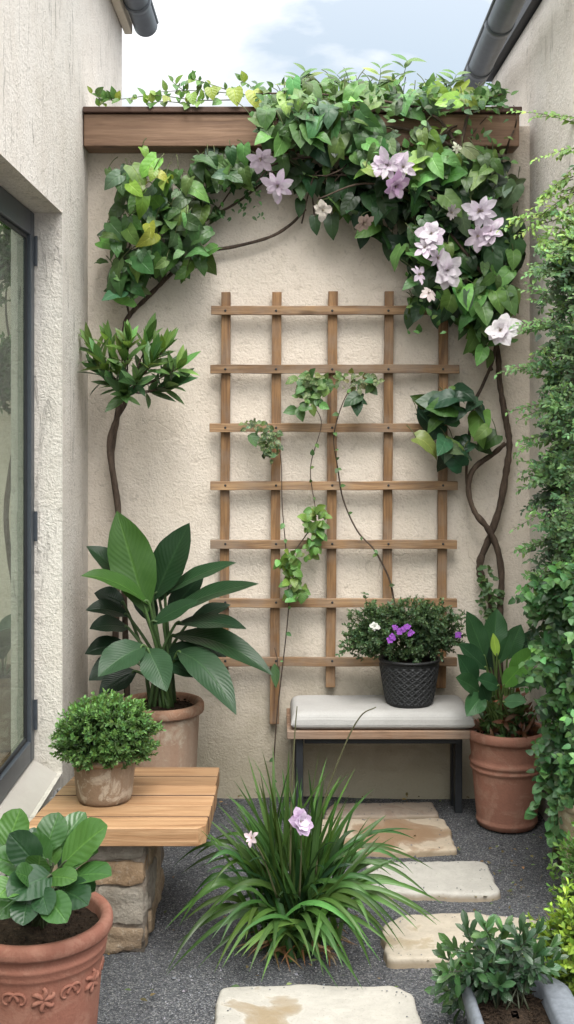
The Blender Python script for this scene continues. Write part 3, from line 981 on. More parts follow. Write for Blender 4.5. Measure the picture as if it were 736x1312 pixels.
b = MB()
nu, nv_ = 60, 26
cx0, cx1, cy0, cy1, cz0, cz1 = .04, .762, 4.443, 4.765, .3865, .456
def cush(u, v, top):
    su = np.sign(u) * np.abs(u) ** .93; sv_ = np.sign(v) * np.abs(v) ** .93
    x = (cx0 + cx1) / 2 + su * (cx1 - cx0) / 2; y = (cy0 + cy1) / 2 + sv_ * (cy1 - cy0) / 2
    e = (1 - np.abs(u) ** 26) * (1 - np.abs(v) ** 12)
    e = np.maximum(e, 0) ** .45
    wr = .0045 * np.array([mnoise.noise(Vector((a * 9, c * 14, 2.0))) for a, c in zip(x.ravel(), y.ravel())]).reshape(x.shape)
    z = cz0 + .022 + ((cz1 - cz0 - .022) * e + wr * e if top else -.022 * e)
    return np.stack([x, y, z], -1)
U_, V_ = np.meshgrid(np.sin(np.linspace(-np.pi / 2, np.pi / 2, nu)), np.sin(np.linspace(-np.pi / 2, np.pi / 2, nv_)))
qq = [(i * nu + j, i * nu + j + 1, (i + 1) * nu + j + 1, (i + 1) * nu + j) for i in range(nv_ - 1) for j in range(nu - 1)]
b.add(cush(U_, V_, True), qq); b.add(cush(U_, V_, False), [q[::-1] for q in qq])
cu = b.build('cushion', M['cloth'], origin=((cx0 + cx1) / 2, (cy0 + cy1) / 2, cz0))
tag(cu, 'thin pale grey linen seat cushion lying on the wooden bench', 'cushion')
b = MB()
ed = [(cx0 + .004, cy0 + .004), (cx1 - .004, cy0 + .004), (cx1 - .004, cy1 - .004), (cx0 + .004, cy1 - .004), (cx0 + .004, cy0 + .004)]
tube(b, [(x, y, cz0 + .026) for x, y in ed], .004, n=6, sub=0)
b.build('piping', M['cloth'], cu)

# ------------------------------------------------------------------ plank table on a stone pier
tb = thing('garden_table', (-.5, 3.65, 0), 'low pine plank table on a rubble stone pier beside the glass door', 'table')
ty0, ty1 = 3.345, 3.935
npl = 6; pw = (ty1 - ty0) / npl
for k in range(npl):
    ya = ty0 + k * pw; yb_ = ya + pw - (.0055, .008, .005, .0075, .006, .005)[k]
    fl = lambda y: -.762 + (y - ty0) * .12
    fr_ = lambda y: -.222 + (y - ty0) * .018
    z1 = .399 + rng.uniform(-.0016, .0016); z0 = .343
    ext = rng.uniform(-.004, .006) if k else 0
    pts = [(fl(ya), ya), (fr_(ya) + ext, ya), (fr_(yb_) + ext, yb_), (fl(yb_), yb_)]
    if k == 0: pts = [(fl(ya), ya), (fr_(ya) - .024, ya), (fr_(ya), ya + .028), (fr_(yb_), yb_), (fl(yb_), yb_)]
    kk = len(pts)
    v = [(x, y, z0) for x, y in pts] + [(x, y, z1) for x, y in pts]
    q = [(i, (i + 1) % kk, kk + (i + 1) % kk, kk + i) for i in range(kk)]
    tr = [(0, i + 1, i) for i in range(1, kk - 1)] + [(kk, kk + i, kk + i + 1) for i in range(1, kk - 1)]
    b = MB(); b.add(v, q, tr); o = b.build('plank', M['plank'], tb, smooth=False, bevel=(.0035, 2))
    o.data.materials.append(M['beamcap'])
    for p in o.data.polygons:
        if (p.normal.y < -.7 and k > 0) or (p.normal.y > .7 and k < npl - 1): p.material_index = 1
b = MB()
px0, px1, py0, py1 = -.74, -.408, 3.41, 3.90
box(b, (px0 + .006, py0 + .006, -.03), (px1 - .004, py1 - .006, .34), col=(.27, .23, .19))
stone_cols = [(.33, .25, .17), (.27, .205, .145), (.38, .30, .21), (.29, .26, .22), (.36, .255, .165), (.25, .21, .175)]
def stone(mb, c, s, col, seed):
    nn = 9
    u = np.linspace(-1, 1, nn)
    for ax in range(3):
        for sg in (-1, 1):
            A, B_ = np.meshgrid(u, u)
            p = np.zeros((nn, nn, 3)); p[..., ax] = sg; p[..., (ax + 1) % 3] = A * sg; p[..., (ax + 2) % 3] = B_
            rn = norm(np.sign(p) * np.abs(p) ** 5.0)
            pr = np.sign(p) * np.minimum(np.abs(p), 1)
            l6 = (np.abs(p) ** 14).sum(-1, keepdims=True) ** (1 / 14)
            pr = p / l6
            ps = pr * np.array(s) / 2 + np.array(c)
            f = ps.reshape(-1, 3)
            dsp = np.array([mnoise.noise(Vector((x * 16 + seed, y * 16, z_ * 16))) * .013 + mnoise.noise(Vector((x * 45, y * 45 + seed, z_ * 45))) * .007 for x, y, z_ in f])
            f = f + norm(pr.reshape(-1, 3)) * dsp[:, None]
            q = [(i * nn + j, i * nn + j + 1, (i + 1) * nn + j + 1, (i + 1) * nn + j) for i in range(nn - 1) for j in range(nn - 1)]
            mb.add(f, q, col=col)
rows = [(0, .075), (.08, .20), (.205, .275), (.28, .342)]
for ri, (za, zb) in enumerate(rows):
    x = px0
    first = True
    while x < px1 - .02:
        wv_ = rng.uniform(.10, .19)
        if px1 - (x + wv_) < .07: wv_ = px1 - x
        stone(b, (x + wv_ / 2, py0 + .05, (za + zb) / 2), (wv_ - .006, .11, zb - za - .004), stone_cols[rng.integers(6)], rng.uniform(0, 50))
        x += wv_
    y = py0 + .108
    while y < py1 - .02:
        wv_ = rng.uniform(.11, .2)
        if py1 - (y + wv_) < .07: wv_ = py1 - y
        stone(b, (px1 - .05, y + wv_ / 2, (za + zb) / 2), (.11, wv_ - .006, zb - za - .004), stone_cols[rng.integers(6)], rng.uniform(0, 50))
        y += wv_
b.build('stone_pier', M['stonework'], tb)


# ------------------------------------------------------------------ pots
def pot(parent, c, h, rb, rt, lip_h, lip_w, mat, bands=(), wob=.004, n=72, relief=None, rim_mat=None, soil_drop=.03):
    th = .014
    def rad(z): return rb + (rt - lip_w - rb) * (z / h) ** .9
    prof = [(0.001, 0), (rb - .012, 0), (rb - .003, .003), (rb, .012)]
    zs = np.linspace(.02, h - lip_h, 46)
    for z in zs:
        r = rad(z)
        for bz, bh, br in bands:
            d = abs(z - bz) / bh
            if d < 1: r += br * math.sqrt(1 - d * d)
        prof.append((r, z))
    rim = [(rad(h - lip_h) + .001, h - lip_h), (rt - .004, h - lip_h + .003), (rt, h - lip_h + .010), (rt + .001, h - lip_h * .5), (rt, h - .010), (rt - .005, h - .002), (rt - .011, h),
           (rt - lip_w - th + .006, h - .003), (rt - lip_w - th, h - .012), (rt - lip_w - th - .004, h - soil_drop - .03)]
    b = MB()
    if rim_mat is None:
        lathe(b, c, prof + rim, n, wob=wob, fn=relief); o = b.build('pot', mat, parent)
    else:
        lathe(b, c, prof + [rim[0]], n, wob=wob); o = b.build('pot', mat, parent)
        b = MB(); lathe(b, c, [(rim[0][0] - .004, rim[0][1] - .001)] + rim, n, wob=wob); b.build('pot_rim', rim_mat, o)
    b = MB()
    rs = rt - lip_w - th
    zsoil = h - soil_drop
    k = 40; pr = []
    for rr_ in np.linspace(.0, 1, 12):
        pr.append((max(rs * rr_, .001), zsoil + .012 * (1 - rr_ ** 2)))
    def sf(a, z, i): return np.zeros_like(a)
    lathe(b, c, pr[::-1], 40)
    vv = b.v[-1]
    vv[:, 2] += np.array([.008 * mnoise.noise(Vector((p[0] * 30, p[1] * 30, 1.0))) + .004 * mnoise.noise(Vector((p[0] * 90, p[1] * 90, 4))) for p in vv])
    # crumbs
    for _ in range(90):
        a_ = rng.uniform(0, 6.28); r_ = rs * .95 * math.sqrt(rng.random())
        b.add(oc * rng.uniform(.002, .006) * rng.uniform(.7, 1.3, (6, 1)) + np.array([c[0] + r_ * math.cos(a_), c[1] + r_ * math.sin(a_), c[2] + zsoil + .012]), tris=tf)
    b.build('soil', M['soil'], parent)
    return o


def px_leaf(mb, base, tip, wpx, Yb, Yt, nrm=(0, -1, .5), arch=.12, col=(.05, .11, .03), shape='canna', nseg=12, fold=.25, wave=.06, m=7, curl=.0, tipcol=None):
    p0 = P(*base, Yb); p2 = P(*tip, Yt)
    L = np.linalg.norm(p2 - p0)
    p1 = (p0 + p2) / 2 + np.array([0, -.25, 1.0]) * arch * L
    leaves(mb, [p0], [p1], [p2], wpx * Yb / F, [norm(np.array(nrm, float))], [col], shape=shape, nseg=nseg, m=m, fold=fold, wave=wave, curl=curl, tipcol=tipcol)
    return p0


# ---- big canna-like plant in the weathered pot
cc_ = np.array([-.475, 4.5, 0])
cp = thing('potted_plant', cc_, 'tall broad leaved green plant in a weathered clay pot in the left corner', 'potted plant')
pot(cp, cc_, .49, .125, .170, .045, .016, M['oldpot_big'], rim_mat=M['oldrim'])
D1, D2, D3, BR, GY = (.012, .034, .015), (.017, .046, .018), (.009, .024, .012), (.046, .112, .022), (.032, .072, .034)
big = [((188, 785), (150, 655), 60, 4.42, 4.46, (.15, -1, .25), .03, BR), ((196, 770), (243, 670), 50, 4.5, 4.5, (-.3, -1, .3), .03, D2),
       ((178, 768), (111, 700), 38, 4.52, 4.5, (.2, -.7, .9), .16, D2), ((192, 775), (104, 738), 36, 4.42, 4.3, (0, -.55, 1), .22, BR),
       ((212, 760), (303, 721), 30, 4.5, 4.45, (0, -.6, 1), .10, D2), ((210, 790), (332, 748), 36, 4.45, 4.35, (0, -.55, 1), .12, D2),
       ((225, 800), (316, 806), 34, 4.45, 4.3, (0, -.5, 1), .12, D1), ((228, 835), (303, 916), 44, 4.42, 4.2, (.25, -1, .8), .28, GY),
       ((220, 815), (350, 866), 40, 4.5, 4.3, (.1, -.7, 1), .22, D2), ((195, 800), (255, 770), 26, 4.36, 4.3, (-.1, -.9, .8), .08, D2),
       ((186, 828), (126, 867), 46, 4.36, 4.2, (-.1, -1, .8), .12, GY), ((190, 832), (214, 886), 42, 4.34, 4.2, (0, -1, .55), .10, GY),
       ((165, 790), (110, 782), 30, 4.55, 4.5, (0, -.7, 1), .2, D3), ((165, 805), (115, 806), 32, 4.5, 4.4, (0, -.8, 1), .18, D3),
       ((165, 830), (109, 838), 34, 4.5, 4.45, (0, -.8, 1), .2, D3), ((170, 845), (114, 872), 38, 4.48, 4.4, (0, -.9, .8), .15, D3),
       ((175, 860), (127, 890), 34, 4.42, 4.35, (0, -.9, .8), .1, D3), ((205, 840), (262, 838), 30, 4.5, 4.4, (0, -.8, .8), .12, D1),
       ((200, 800), (170, 745), 30, 4.58, 4.6, (.2, -1, .3), .05, D3), ((215, 790), (262, 735), 34, 4.6, 4.6, (-.2, -1, .4), .08, D3),
       ((218, 850), (250, 868), 26, 4.44, 4.34, (0, -.9, .8), .1, D1), ((160, 775), (121, 760), 28, 4.6, 4.6, (.1, -.9, .8), .12, D3),
       ((240, 800), (296, 775), 26, 4.55, 4.55, (0, -.7, 1), .12, D3), ((205, 770), (222, 715), 32, 4.56, 4.6, (-.1, -1, .3), .03, D1),
       ((235, 825), (290, 842), 30, 4.52, 4.5, (0, -.7, 1), .15, D3)]
for base, tip, wpx, yb, yt, nr, ar, co in big:
    b = MB(); p0 = px_leaf(b, base, tip, wpx, yb, yt, nr, ar, tuple(np.array(co) * rng.uniform(.85, 1.15)), nseg=16, wave=.07, fold=.22)
    lf = b.build('leaf', M['leaf_big'], cp)
    b = MB(); foot = cc_ + np.array([rng.uniform(-.05, .05), rng.uniform(-.05, .05), .46])
    mid = (foot + p0) / 2 + np.array([(p0[0] - foot[0]) * -.15, 0, .02])
    tube(b, [foot, mid, p0, p0 + (P(*tip, yt) - p0) * .12], .0085, .004, 7, col=(.085, .15, .05) if co[1] > .07 else (.05, .09, .03))
    b.build('leaf_stalk', M['stem'], lf)

# ---- small standard tree behind it
tcx = P(152, 900, 4.66)
ft = thing('small_tree', (tcx[0], 4.62, 0), 'slender small tree with bent bare trunk and rosette crown in the left corner', 'tree')
b = MB()
path = [(-.62, 4.64, 0), (-.63, 4.66, .35), P(158, 720, 4.66), P(152, 656, 4.64), P(147, 615, 4.62), P(140, 572, 4.6), P(148, 540, 4.6), P(160, 518, 4.58), P(162, 500, 4.57)]
tube(b, path, .0135, .0095, 10, knob=.12)
fo = MB()
cen = P(172, 492, 4.55)
tips = [(118, 446), (140, 436), (165, 434), (190, 436), (212, 446), (232, 470), (222, 494), (196, 462), (160, 456), (124, 474), (140, 490), (178, 488), (204, 500), (148, 470), (186, 474), (218, 474), (160, 506), (128, 460)]
root = P(162, 500, 4.57)
for i, (x, y) in enumerate(tips):
    yy = 4.55 + rng.uniform(-.16, .1)
    tp = P(x, y, yy)
    tp = root + (tp - root) * .97
    mid = (root + tp) / 2 + np.array([0, 0, -.012])
    tube(b, [root + rng.normal(0, .006, 3), mid, tp], .0045, .002, 5, sub=4)
    ax = norm(norm(tp - root) + np.array([0, -.15, .25]))
    k = 11
    th_ = np.arange(k) * 2.4 + rng.uniform(0, 6)
    e1 = norm(np.cross(ax, (0.2, 1, .1))); e2 = np.cross(ax, e1)
    el = np.linspace(.95, .15, k) + rng.normal(0, .12, k)
    d = norm(np.cos(th_)[:, None] * e1 * el[:, None] + np.sin(th_)[:, None] * e2 * el[:, None] + ax * (1.15 - el)[:, None])
    ps = tp - ax * np.linspace(.05, 0, k)[:, None]
    L = rng.uniform(.075, .128, k)
    base = np.array((.055, .115, .042)) if y > 472 else np.array((.105, .20, .055))
    d = norm(d + np.array([0, -.1, .22]))
    dleaves(fo, ps, d, L, rng.uniform(.28, .40, k), np.tile(ax, (k, 1)) + np.array([0, -.4, .5]), jitcol(base, k, .3, .12), droop=.12, shape='lance', nseg=6, m=3, fold=.3)
b.build('trunk', M['bark'], ft); fo.build('crown', M['leaf_vine'], ft)

# ---- boxwood dome in the small clay pot on the table
bxc = np.array([-.561, 3.60, .3995])
bw = thing('potted_plant', bxc, 'round clipped boxwood in a small mottled clay pot on the pine table', 'potted plant')
pot(bw, bxc, .152, .086, .110, .026, .010, M['oldpot'], wob=.006)


def dome(fol, tw, cen, rad, n_tw, nl, Lr, wr, col, dome_bot=-.5, shape='oval', lump=.10, colg=1.6, foot=None, seed=0):
    """dense shrub: twigs ending on a lumpy ellipsoid, each carrying whorls of small leaves"""
    cen = np.array(cen, float); rad = np.array(rad, float)
    k = 0
    while k < n_tw:
        d = norm(rng.normal(0, 1, 3))
        if d[2] < dome_bot: continue
        k += 1
        lum = 1 + lump * 2 * mnoise.noise(Vector(d * 2.6 + np.array([seed, 0, 0])))
        depth = 1 - .42 * rng.random() ** 2.2
        tip = cen + d * rad * lum * depth
        ax = norm(d * np.array([1, 1, .8]) + rng.normal(0, .35, 3) + np.array([0, 0, .25]))
        tl = rng.uniform(.6, 1.1) * Lr[1] * 2.6
        p = tip - ax * tl
        tube(tw, [p, tip], .0014, .0008, 4, sub=1, col=(.06, .09, .03))
        t = np.linspace(0, 1, nl); th_ = np.arange(nl) * 2.4 + rng.uniform(0, 6)
        e1 = norm(np.cross(ax, (.3, .5, .8))); e2 = np.cross(ax, e1)
        spread = (1.1 - .7 * t)[:, None]
        dd = norm((np.cos(th_)[:, None] * e1 + np.sin(th_)[:, None] * e2) * spread + ax * .75)
        ps = p + ax * (t * tl)[:, None]
        L = rng.uniform(*Lr, nl) * (1.05 - .35 * t)
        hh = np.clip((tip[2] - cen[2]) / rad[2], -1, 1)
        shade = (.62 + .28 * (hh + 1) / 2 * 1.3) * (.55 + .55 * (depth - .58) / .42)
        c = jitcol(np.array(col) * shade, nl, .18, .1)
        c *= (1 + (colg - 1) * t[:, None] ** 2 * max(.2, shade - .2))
        dleaves(fol, ps, dd, L, wr, np.tile(ax, (nl, 1)) + rng.normal(0, .25, (nl, 3)), c, droop=.2, shape=shape, nseg=3, m=3, fold=.28)


fo = MB(); tw = MB()
bc = P(136, 944, 3.6)
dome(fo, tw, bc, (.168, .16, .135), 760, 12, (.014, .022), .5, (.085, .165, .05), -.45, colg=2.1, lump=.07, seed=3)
for k in range(14):
    a_ = rng.uniform(0, 6.28)
    tube(tw, [bxc + np.array([.03 * math.cos(a_), .03 * math.sin(a_), .12]), bc + np.array([.08 * math.cos(a_), .08 * math.sin(a_), rng.uniform(-.03, .04)])], .003, .0015, 5, sub=1, col=(.09, .06, .035))
dome(fo, tw, bc, (.12, .12, .09), 160, 10, (.016, .024), .55, (.018, .04, .014), -.9, colg=1.0, seed=4)
fo.build('foliage', M['leaf_small'], bw); tw.build('twigs', M['stem'], bw)

# ---- black embossed pot with a flowering mound, on the cushion
bkc = np.array([.522, 4.60, .4555])
bk = thing('potted_plant', bkc, 'bushy small leaved plant with purple flowers in a black embossed pot on the bench cushion', 'potted plant')
h_, rb_, rt_ = .182, .090, .122
prof = []
for z in np.linspace(0, h_, 90): prof.append((rb_ + (rt_ - rb_) * (z / h_) ** .8, z))
nA = 240
a_ = np.linspace(0, 2 * np.pi, nA, endpoint=False)
def emboss(a, z):
    if z < .012 or z > h_ - .022: return np.zeros_like(a)
    u = a / (2 * np.pi) * 22; v_ = z / .026
    d1 = np.abs(((u + v_) % 1) - .5); d2 = np.abs(((u - v_) % 1) - .5)
    e = np.minimum(d1, d2)
    ring = np.hypot((((u + .0) % 1) - .5) * 1.0, ((v_ % 1) - .5))
    lat = np.clip((.17 - e) / .07, 0, 1)
    dot = np.clip((.16 - ring) / .05, 0, 1)
    return np.maximum(lat, dot)
b = MB()
EM = [emboss(a_, z) for r, z in prof]
full = [(.001, 0.0), (rb_ - .006, 0.0)] + prof + [(rt_ + .003, h_ - .006), (rt_ + .003, h_ + .004), (rt_ - .006, h_ + .006), (rt_ - .013, h_ - .004), (rt_ - .016, h_ - .05)]
V = []; C = []
for i, (r, z) in enumerate(full):
    e = EM[i - 2] if 2 <= i < 2 + len(prof) else np.zeros(nA)
    rr_ = r + e * .0035
    V.append(np.stack([bkc[0] + rr_ * np.cos(a_), bkc[1] + rr_ * np.sin(a_), np.full(nA, bkc[2] + z)], 1))
    C.append(np.array([.009, .0092, .010])[None] + e[:, None] * np.array([.026, .027, .029])[None])
mR = len(full)
q = [(i * nA + j, i * nA + (j + 1) % nA, (i + 1) * nA + (j + 1) % nA, (i + 1) * nA + j) for i in range(mR - 1) for j in range(nA)]
b.add(np.concatenate(V), q, col=np.concatenate(C)); b.build('pot', M['blackpot'], bk)
b = MB(); lathe(b, bkc, [(rt_ - .012, h_ - .02), (.05, h_ - .015), (.001, h_ - .012)], 40); b.build('soil', M['soil'], bk)
fo = MB(); tw = MB()
for (x, y, rx, ry, n_) in ((515, 822, 52, 28, 230), (470, 822, 32, 20, 90), (560, 815, 34, 26, 110), (520, 792, 50, 26, 150), (476, 798, 32, 26, 90), (552, 798, 40, 26, 100)):
    c = P(x, y, 4.58); s = 4.58 / F
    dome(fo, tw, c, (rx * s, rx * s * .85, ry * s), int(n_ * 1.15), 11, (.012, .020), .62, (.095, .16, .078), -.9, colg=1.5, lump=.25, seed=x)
for (x, y, x2, y2) in ((480, 815, 468, 763), (475, 815, 436, 838), (500, 800, 520, 768), (540, 800, 548, 772), (560, 805, 585, 790), (470, 820, 440, 822), (570, 820, 592, 826), (520, 800, 500, 775), (480, 815, 474, 775), (575, 810, 578, 785)):
    p = P(x, y, 4.56); q_ = P(x2, y2, 4.5)
    tube(tw, [bkc + np.array([0, 0, h_]), p, q_], .0022, .0009, 5, col=(.07, .09, .03))
    for f in np.linspace(.15, 1.03, 9):
        pp = p + (q_ - p) * f; kk = 4
        d = norm(rng.normal(0, 1, (kk, 3)) + norm(q_ - p) * .6)
        dleaves(fo, np.tile(pp, (kk, 1)), d, rng.uniform(.013, .022, kk), .6, rng.normal(0, .4, (kk, 3)) + np.array([0, -.5, 1]), jitcol((.07, .13, .055), kk, .2), shape='oval', nseg=3, m=3)
fo.build('foliage', M['leaf_small'], bk); tw.build('twigs', M['stem'], bk)


def bloom(mb, c, r, axis, cols, npet=8, cup=.35, layers=1, centre=(.35, .33, .12), wr=.62, nst=14):
    ax = norm(np.array(axis, float)); e1 = norm(np.cross(ax, (.31, .2, .9))); e2 = np.cross(ax, e1)
    c = np.array(c, float)
    for ly in range(layers):
        k = npet - ly
        th_ = np.arange(k) * 2 * np.pi / k + rng.uniform(-.18, .18, k) + ly * .4
        cu_ = cup + ly * .45
        d = norm(np.cos(th_)[:, None] * e1 + np.sin(th_)[:, None] * e2 + ax * (cu_ + rng.uniform(-.15, .15, (k, 1))))
        L = r * rng.uniform(.68, 1.15, k) * (1 - .22 * ly)
        col = np.array(cols[ly % len(cols)]) * np.exp(rng.normal(0, .06, (k, 1)))
        dleaves(mb, np.tile(c + ax * .003 * ly, (k, 1)), d, L, wr, np.tile(ax, (k, 1)), col, droop=rng.uniform(.1, .6), shape='petal', nseg=6, m=5, fold=.15, wave=.22)
    if nst:
        th_ = rng.uniform(0, 6.28, nst); ra = rng.uniform(.1, .8, nst)
        d = norm((np.cos(th_) * ra)[:, None] * e1 + (np.sin(th_) * ra)[:, None] * e2 + ax)
        dleaves(mb, np.tile(c, (nst, 1)), d, r * rng.uniform(.22, .4, nst), .22, rng.normal(0, 1, (nst, 3)), np.tile(np.array(centre), (nst, 1)), shape='blade', nseg=2, m=3)


b = MB(); c = P(480, 803, 4.41); bloom(b, c, .022, (-.1, -1, .4), [(.78, .76, .74)], 6, .2, 2, wr=.8); b.build('flower', M['petal'], bk)
for (x, y) in ((503, 816), (512, 809), (519, 806), (527, 811), (507, 804), (500, 820), (522, 803), (587, 813)):
    b = MB(); c = P(x, y, 4.41 if x < 580 else 4.5); bloom(b, c, .0155, (rng.uniform(-.3, .3), -1, .5), [(.30, .075, .46), (.40, .14, .55)], 5, .2, 1, (.7, .6, .55), .85, 4); b.build('flower', M['petal'], bk)

# ---- right terracotta pot with paddle leaves
rpc = np.array([.898, 4.50, 0])
rp_ = thing('potted_plant', rpc, 'paddle leaved green plant in a banded terracotta pot at the right end of the bench', 'potted plant')
pot(rp_, rpc, .385, .114, .163, .042, .014, M['terracotta'], bands=((.256, .009, .010), (.232, .009, .009), (.018, .016, .004)))
rl = [((622, 845), (598, 783), 30, 4.46, 4.46, (.3, -1, .3), .03, D2), ((632, 835), (637, 780), 32, 4.47, 4.5, (0, -1, .2), .02, D2), ((650, 845), (668, 800), 28, 4.5, 4.5, (-.3, -1, .4), .06, D2),
      ((624, 858), (588, 825), 26, 4.44, 4.4, (.1, -1, .6), .06, D1), ((637, 842), (632, 811), 12, 4.4, 4.4, (0, -1, .2), .0, (.2, .3, .05)), ((640, 850), (653, 814), 18, 4.42, 4.4, (-.1, -1, .3), .03, D2),
      ((612, 880), (586, 838), 28, 4.42, 4.36, (.2, -1, .5), .04, D1), ((616, 888), (584, 868), 26, 4.38, 4.3, (0, -1, .6), .08, D2), ((620, 890), (598, 918), 28, 4.36, 4.28, (0, -1, .5), .1, D2),
      ((640, 880), (612, 870), 24, 4.36, 4.3, (0, -1, .6), .08, D1), ((652, 870), (692, 830), 30, 4.42, 4.35, (-.2, -1, .6), .06, BR), ((645, 880), (668, 855), 24, 4.36, 4.3, (-.2, -1, .5), .05, BR),
      ((655, 880), (700, 868), 28, 4.4, 4.3, (0, -.8, .9), .14, D2), ((630, 860), (615, 815), 26, 4.55, 4.6, (0, -1, .4), .03, D3), ((660, 850), (690, 805), 26, 4.55, 4.58, (0, -1, .4), .05, D3),
      ((625, 900), (617, 875), 20, 4.35, 4.32, (0, -1, .5), .05, D1), ((645, 900), (675, 900), 22, 4.35, 4.28, (0, -1, .8), .1, GY)]
for base, tip, wpx, yb, yt, nr, ar, co in rl:
    b = MB(); p0 = px_leaf(b, base, tip, wpx, yb, yt, nr, ar, tuple(np.array(co) * rng.uniform(1.5, 2.3)), shape='canna', nseg=12, wave=.08)
    lf = b.build('leaf', M['leaf_big'], rp_)
    b = MB(); foot = rpc + np.array([rng.uniform(-.05, .04), rng.uniform(-.06, .04), .355])
    tube(b, [foot, (foot + p0) / 2 + np.array([0, 0, .01]), p0, p0 + (P(*tip, yt) - p0) * .1], .006, .003, 6, col=(.11, .17, .05)); b.build('leaf_stalk', M['stem'], lf)
fo = MB()
for k in range(95):   # low ferny undergrowth and dead reddish leaves at the foot
    a_ = rng.uniform(0, 6.28); r_ = .1 * math.sqrt(rng.random())
    p = rpc + np.array([r_ * math.cos(a_) * 1.15, r_ * math.sin(a_) - .02, .36 + rng.random() ** 2 * .16])
    kk = 7
    d = norm(rng.normal(0, 1, (kk, 3)) + np.array([0, -.3, .7]))
    colr = (.06, .11, .035) if rng.random() < .6 else (.13, .06, .035)
    dleaves(fo, np.tile(p, (kk, 1)), d, rng.uniform(.025, .06, kk), .35, rng.normal(0, .5, (kk, 3)) + np.array([0, -.5, .5]), jitcol(colr, kk, .3), shape='lance', nseg=4, m=3, droop=.5)
fo.build('undergrowth', M['leaf_small'], rp_)

# ---- front left terracotta pot with round leaves
flc = np.array([-.597, 2.75, 0])
fl_ = thing('potted_plant', flc, 'glossy round leaved plant in a large ornamented terracotta pot at the front left', 'potted plant')
pot(fl_, flc, .405, .135, .187, .04, .016, M['terra_front'], bands=((.338, .010, .009), (.319, .008, .007)), soil_drop=.035, n=96)
# moulded rosettes and scrolls on the pot's belly
orn = MB()
def on_pot(th, z, d=0.0):
    r = .135 + (.187 - .016 - .135) * (z / .405) ** .9 + d
    return flc + np.array([r * math.cos(th), r * math.sin(th), z])
for k in range(9):
    th0 = -math.pi / 2 - 1.35 + k * .42
    zc = .272
    if k % 2 == 0:
        for j in range(6):
            a0 = j * math.pi / 3 + .3
            pts = [on_pot(th0 + .035 * math.cos(a0) * .3, zc + .0062 * math.sin(a0) * .9, .001), on_pot(th0 + .13 * math.cos(a0), zc + .021 * math.sin(a0), .004), on_pot(th0 + .17 * math.cos(a0 + .25), zc + .027 * math.sin(a0 + .25), .0)]
            tube(orn, pts, .007, .004, 7)
        tube(orn, [on_pot(th0, zc, -.002), on_pot(th0, zc, .006)], .009, .006, 8, sub=2)
    else:
        for sg in (-1, 1):
            pts = []
            for t in np.linspace(0, 1, 14):
                a0 = t * 4.6; rr_ = .024 * (1 - .72 * t)
                pts.append(on_pot(th0 + sg * (.085 + rr_ * math.cos(a0) / .16 * -1), zc + rr_ * math.sin(a0), .001))
            tube(orn, pts, .0045, .003, 6, sub=2)
orn.build('moulding', M['terra_front'], fl_)
rd1, rd2, rd3 = (.044, .112, .03), (.07, .16, .036), (.022, .058, .024)
fl = [((8, 1088), (27, 1036), 36, 2.75, 2.78, (-.1, -1, .4), .02, rd2), ((58, 1092), (76, 1041), 34, 2.78, 2.82, (0, -1, .5), .03, rd1), ((70, 1092), (110, 1041), 30, 2.8, 2.85, (-.2, -.9, .6), .06, rd1),
      ((80, 1108), (138, 1058), 46, 2.72, 2.7, (-.45, -.8, .8), .08, rd2), ((84, 1112), (126, 1092), 28, 2.74, 2.68, (0, -.6, 1), .12, rd1), ((86, 1128), (143, 1122), 32, 2.7, 2.6, (0, -.6, 1), .12, rd1),
      ((72, 1140), (113, 1160), 38, 2.66, 2.56, (0, -.9, .8), .14, rd3), ((66, 1122), (10, 1150), 40, 2.66, 2.56, (0, -1, .7), .1, rd3), ((50, 1112), (12, 1068), 36, 2.72, 2.7, (.2, -1, .6), .05, rd3),
      ((62, 1105), (38, 1068), 28, 2.76, 2.76, (.1, -1, .5), .03, rd1), ((68, 1110), (66, 1075), 22, 2.78, 2.8, (0, -1, .3), .02, rd2), ((52, 1140), (62, 1172), 28, 2.62, 2.54, (0, -1, .7), .1, rd3),
      ((40, 1120), (-12, 1098), 36, 2.74, 2.7, (0, -.7, 1), .12, rd1), ((38, 1140), (-8, 1176), 32, 2.66, 2.6, (0, -1, .8), .12, rd1), ((30, 1100), (-14, 1070), 34, 2.8, 2.85, (0, -.8, .8), .1, rd1),
      ((78, 1118), (104, 1082), 28, 2.82, 2.86, (0, -1, .5), .05, rd3), ((60, 1125), (98, 1128), 26, 2.68, 2.6, (0, -.8, 1), .1, rd2), ((45, 1128), (20, 1118), 26, 2.64, 2.58, (0, -1, .8), .06, rd1),
      ((58, 1150), (86, 1182), 34, 2.6, 2.53, (0, -1, .8), .12, rd1), ((36, 1150), (30, 1186), 32, 2.6, 2.53, (0, -1, .8), .1, rd3), ((20, 1130), (-2, 1150), 34, 2.62, 2.56, (0, -1, .8), .1, rd2), ((80, 1135), (122, 1142), 28, 2.72, 2.64, (0, -.8, 1), .12, rd3), ((48, 1118), (52, 1096), 30, 2.68, 2.66, (0, -1, .6), .02, rd1),
      ((66, 1096), (92, 1058), 26, 2.86, 2.9, (-.1, -1, .4), .04, rd3), ((40, 1100), (44, 1060), 28, 2.86, 2.9, (.1, -1, .4), .03, rd3)]
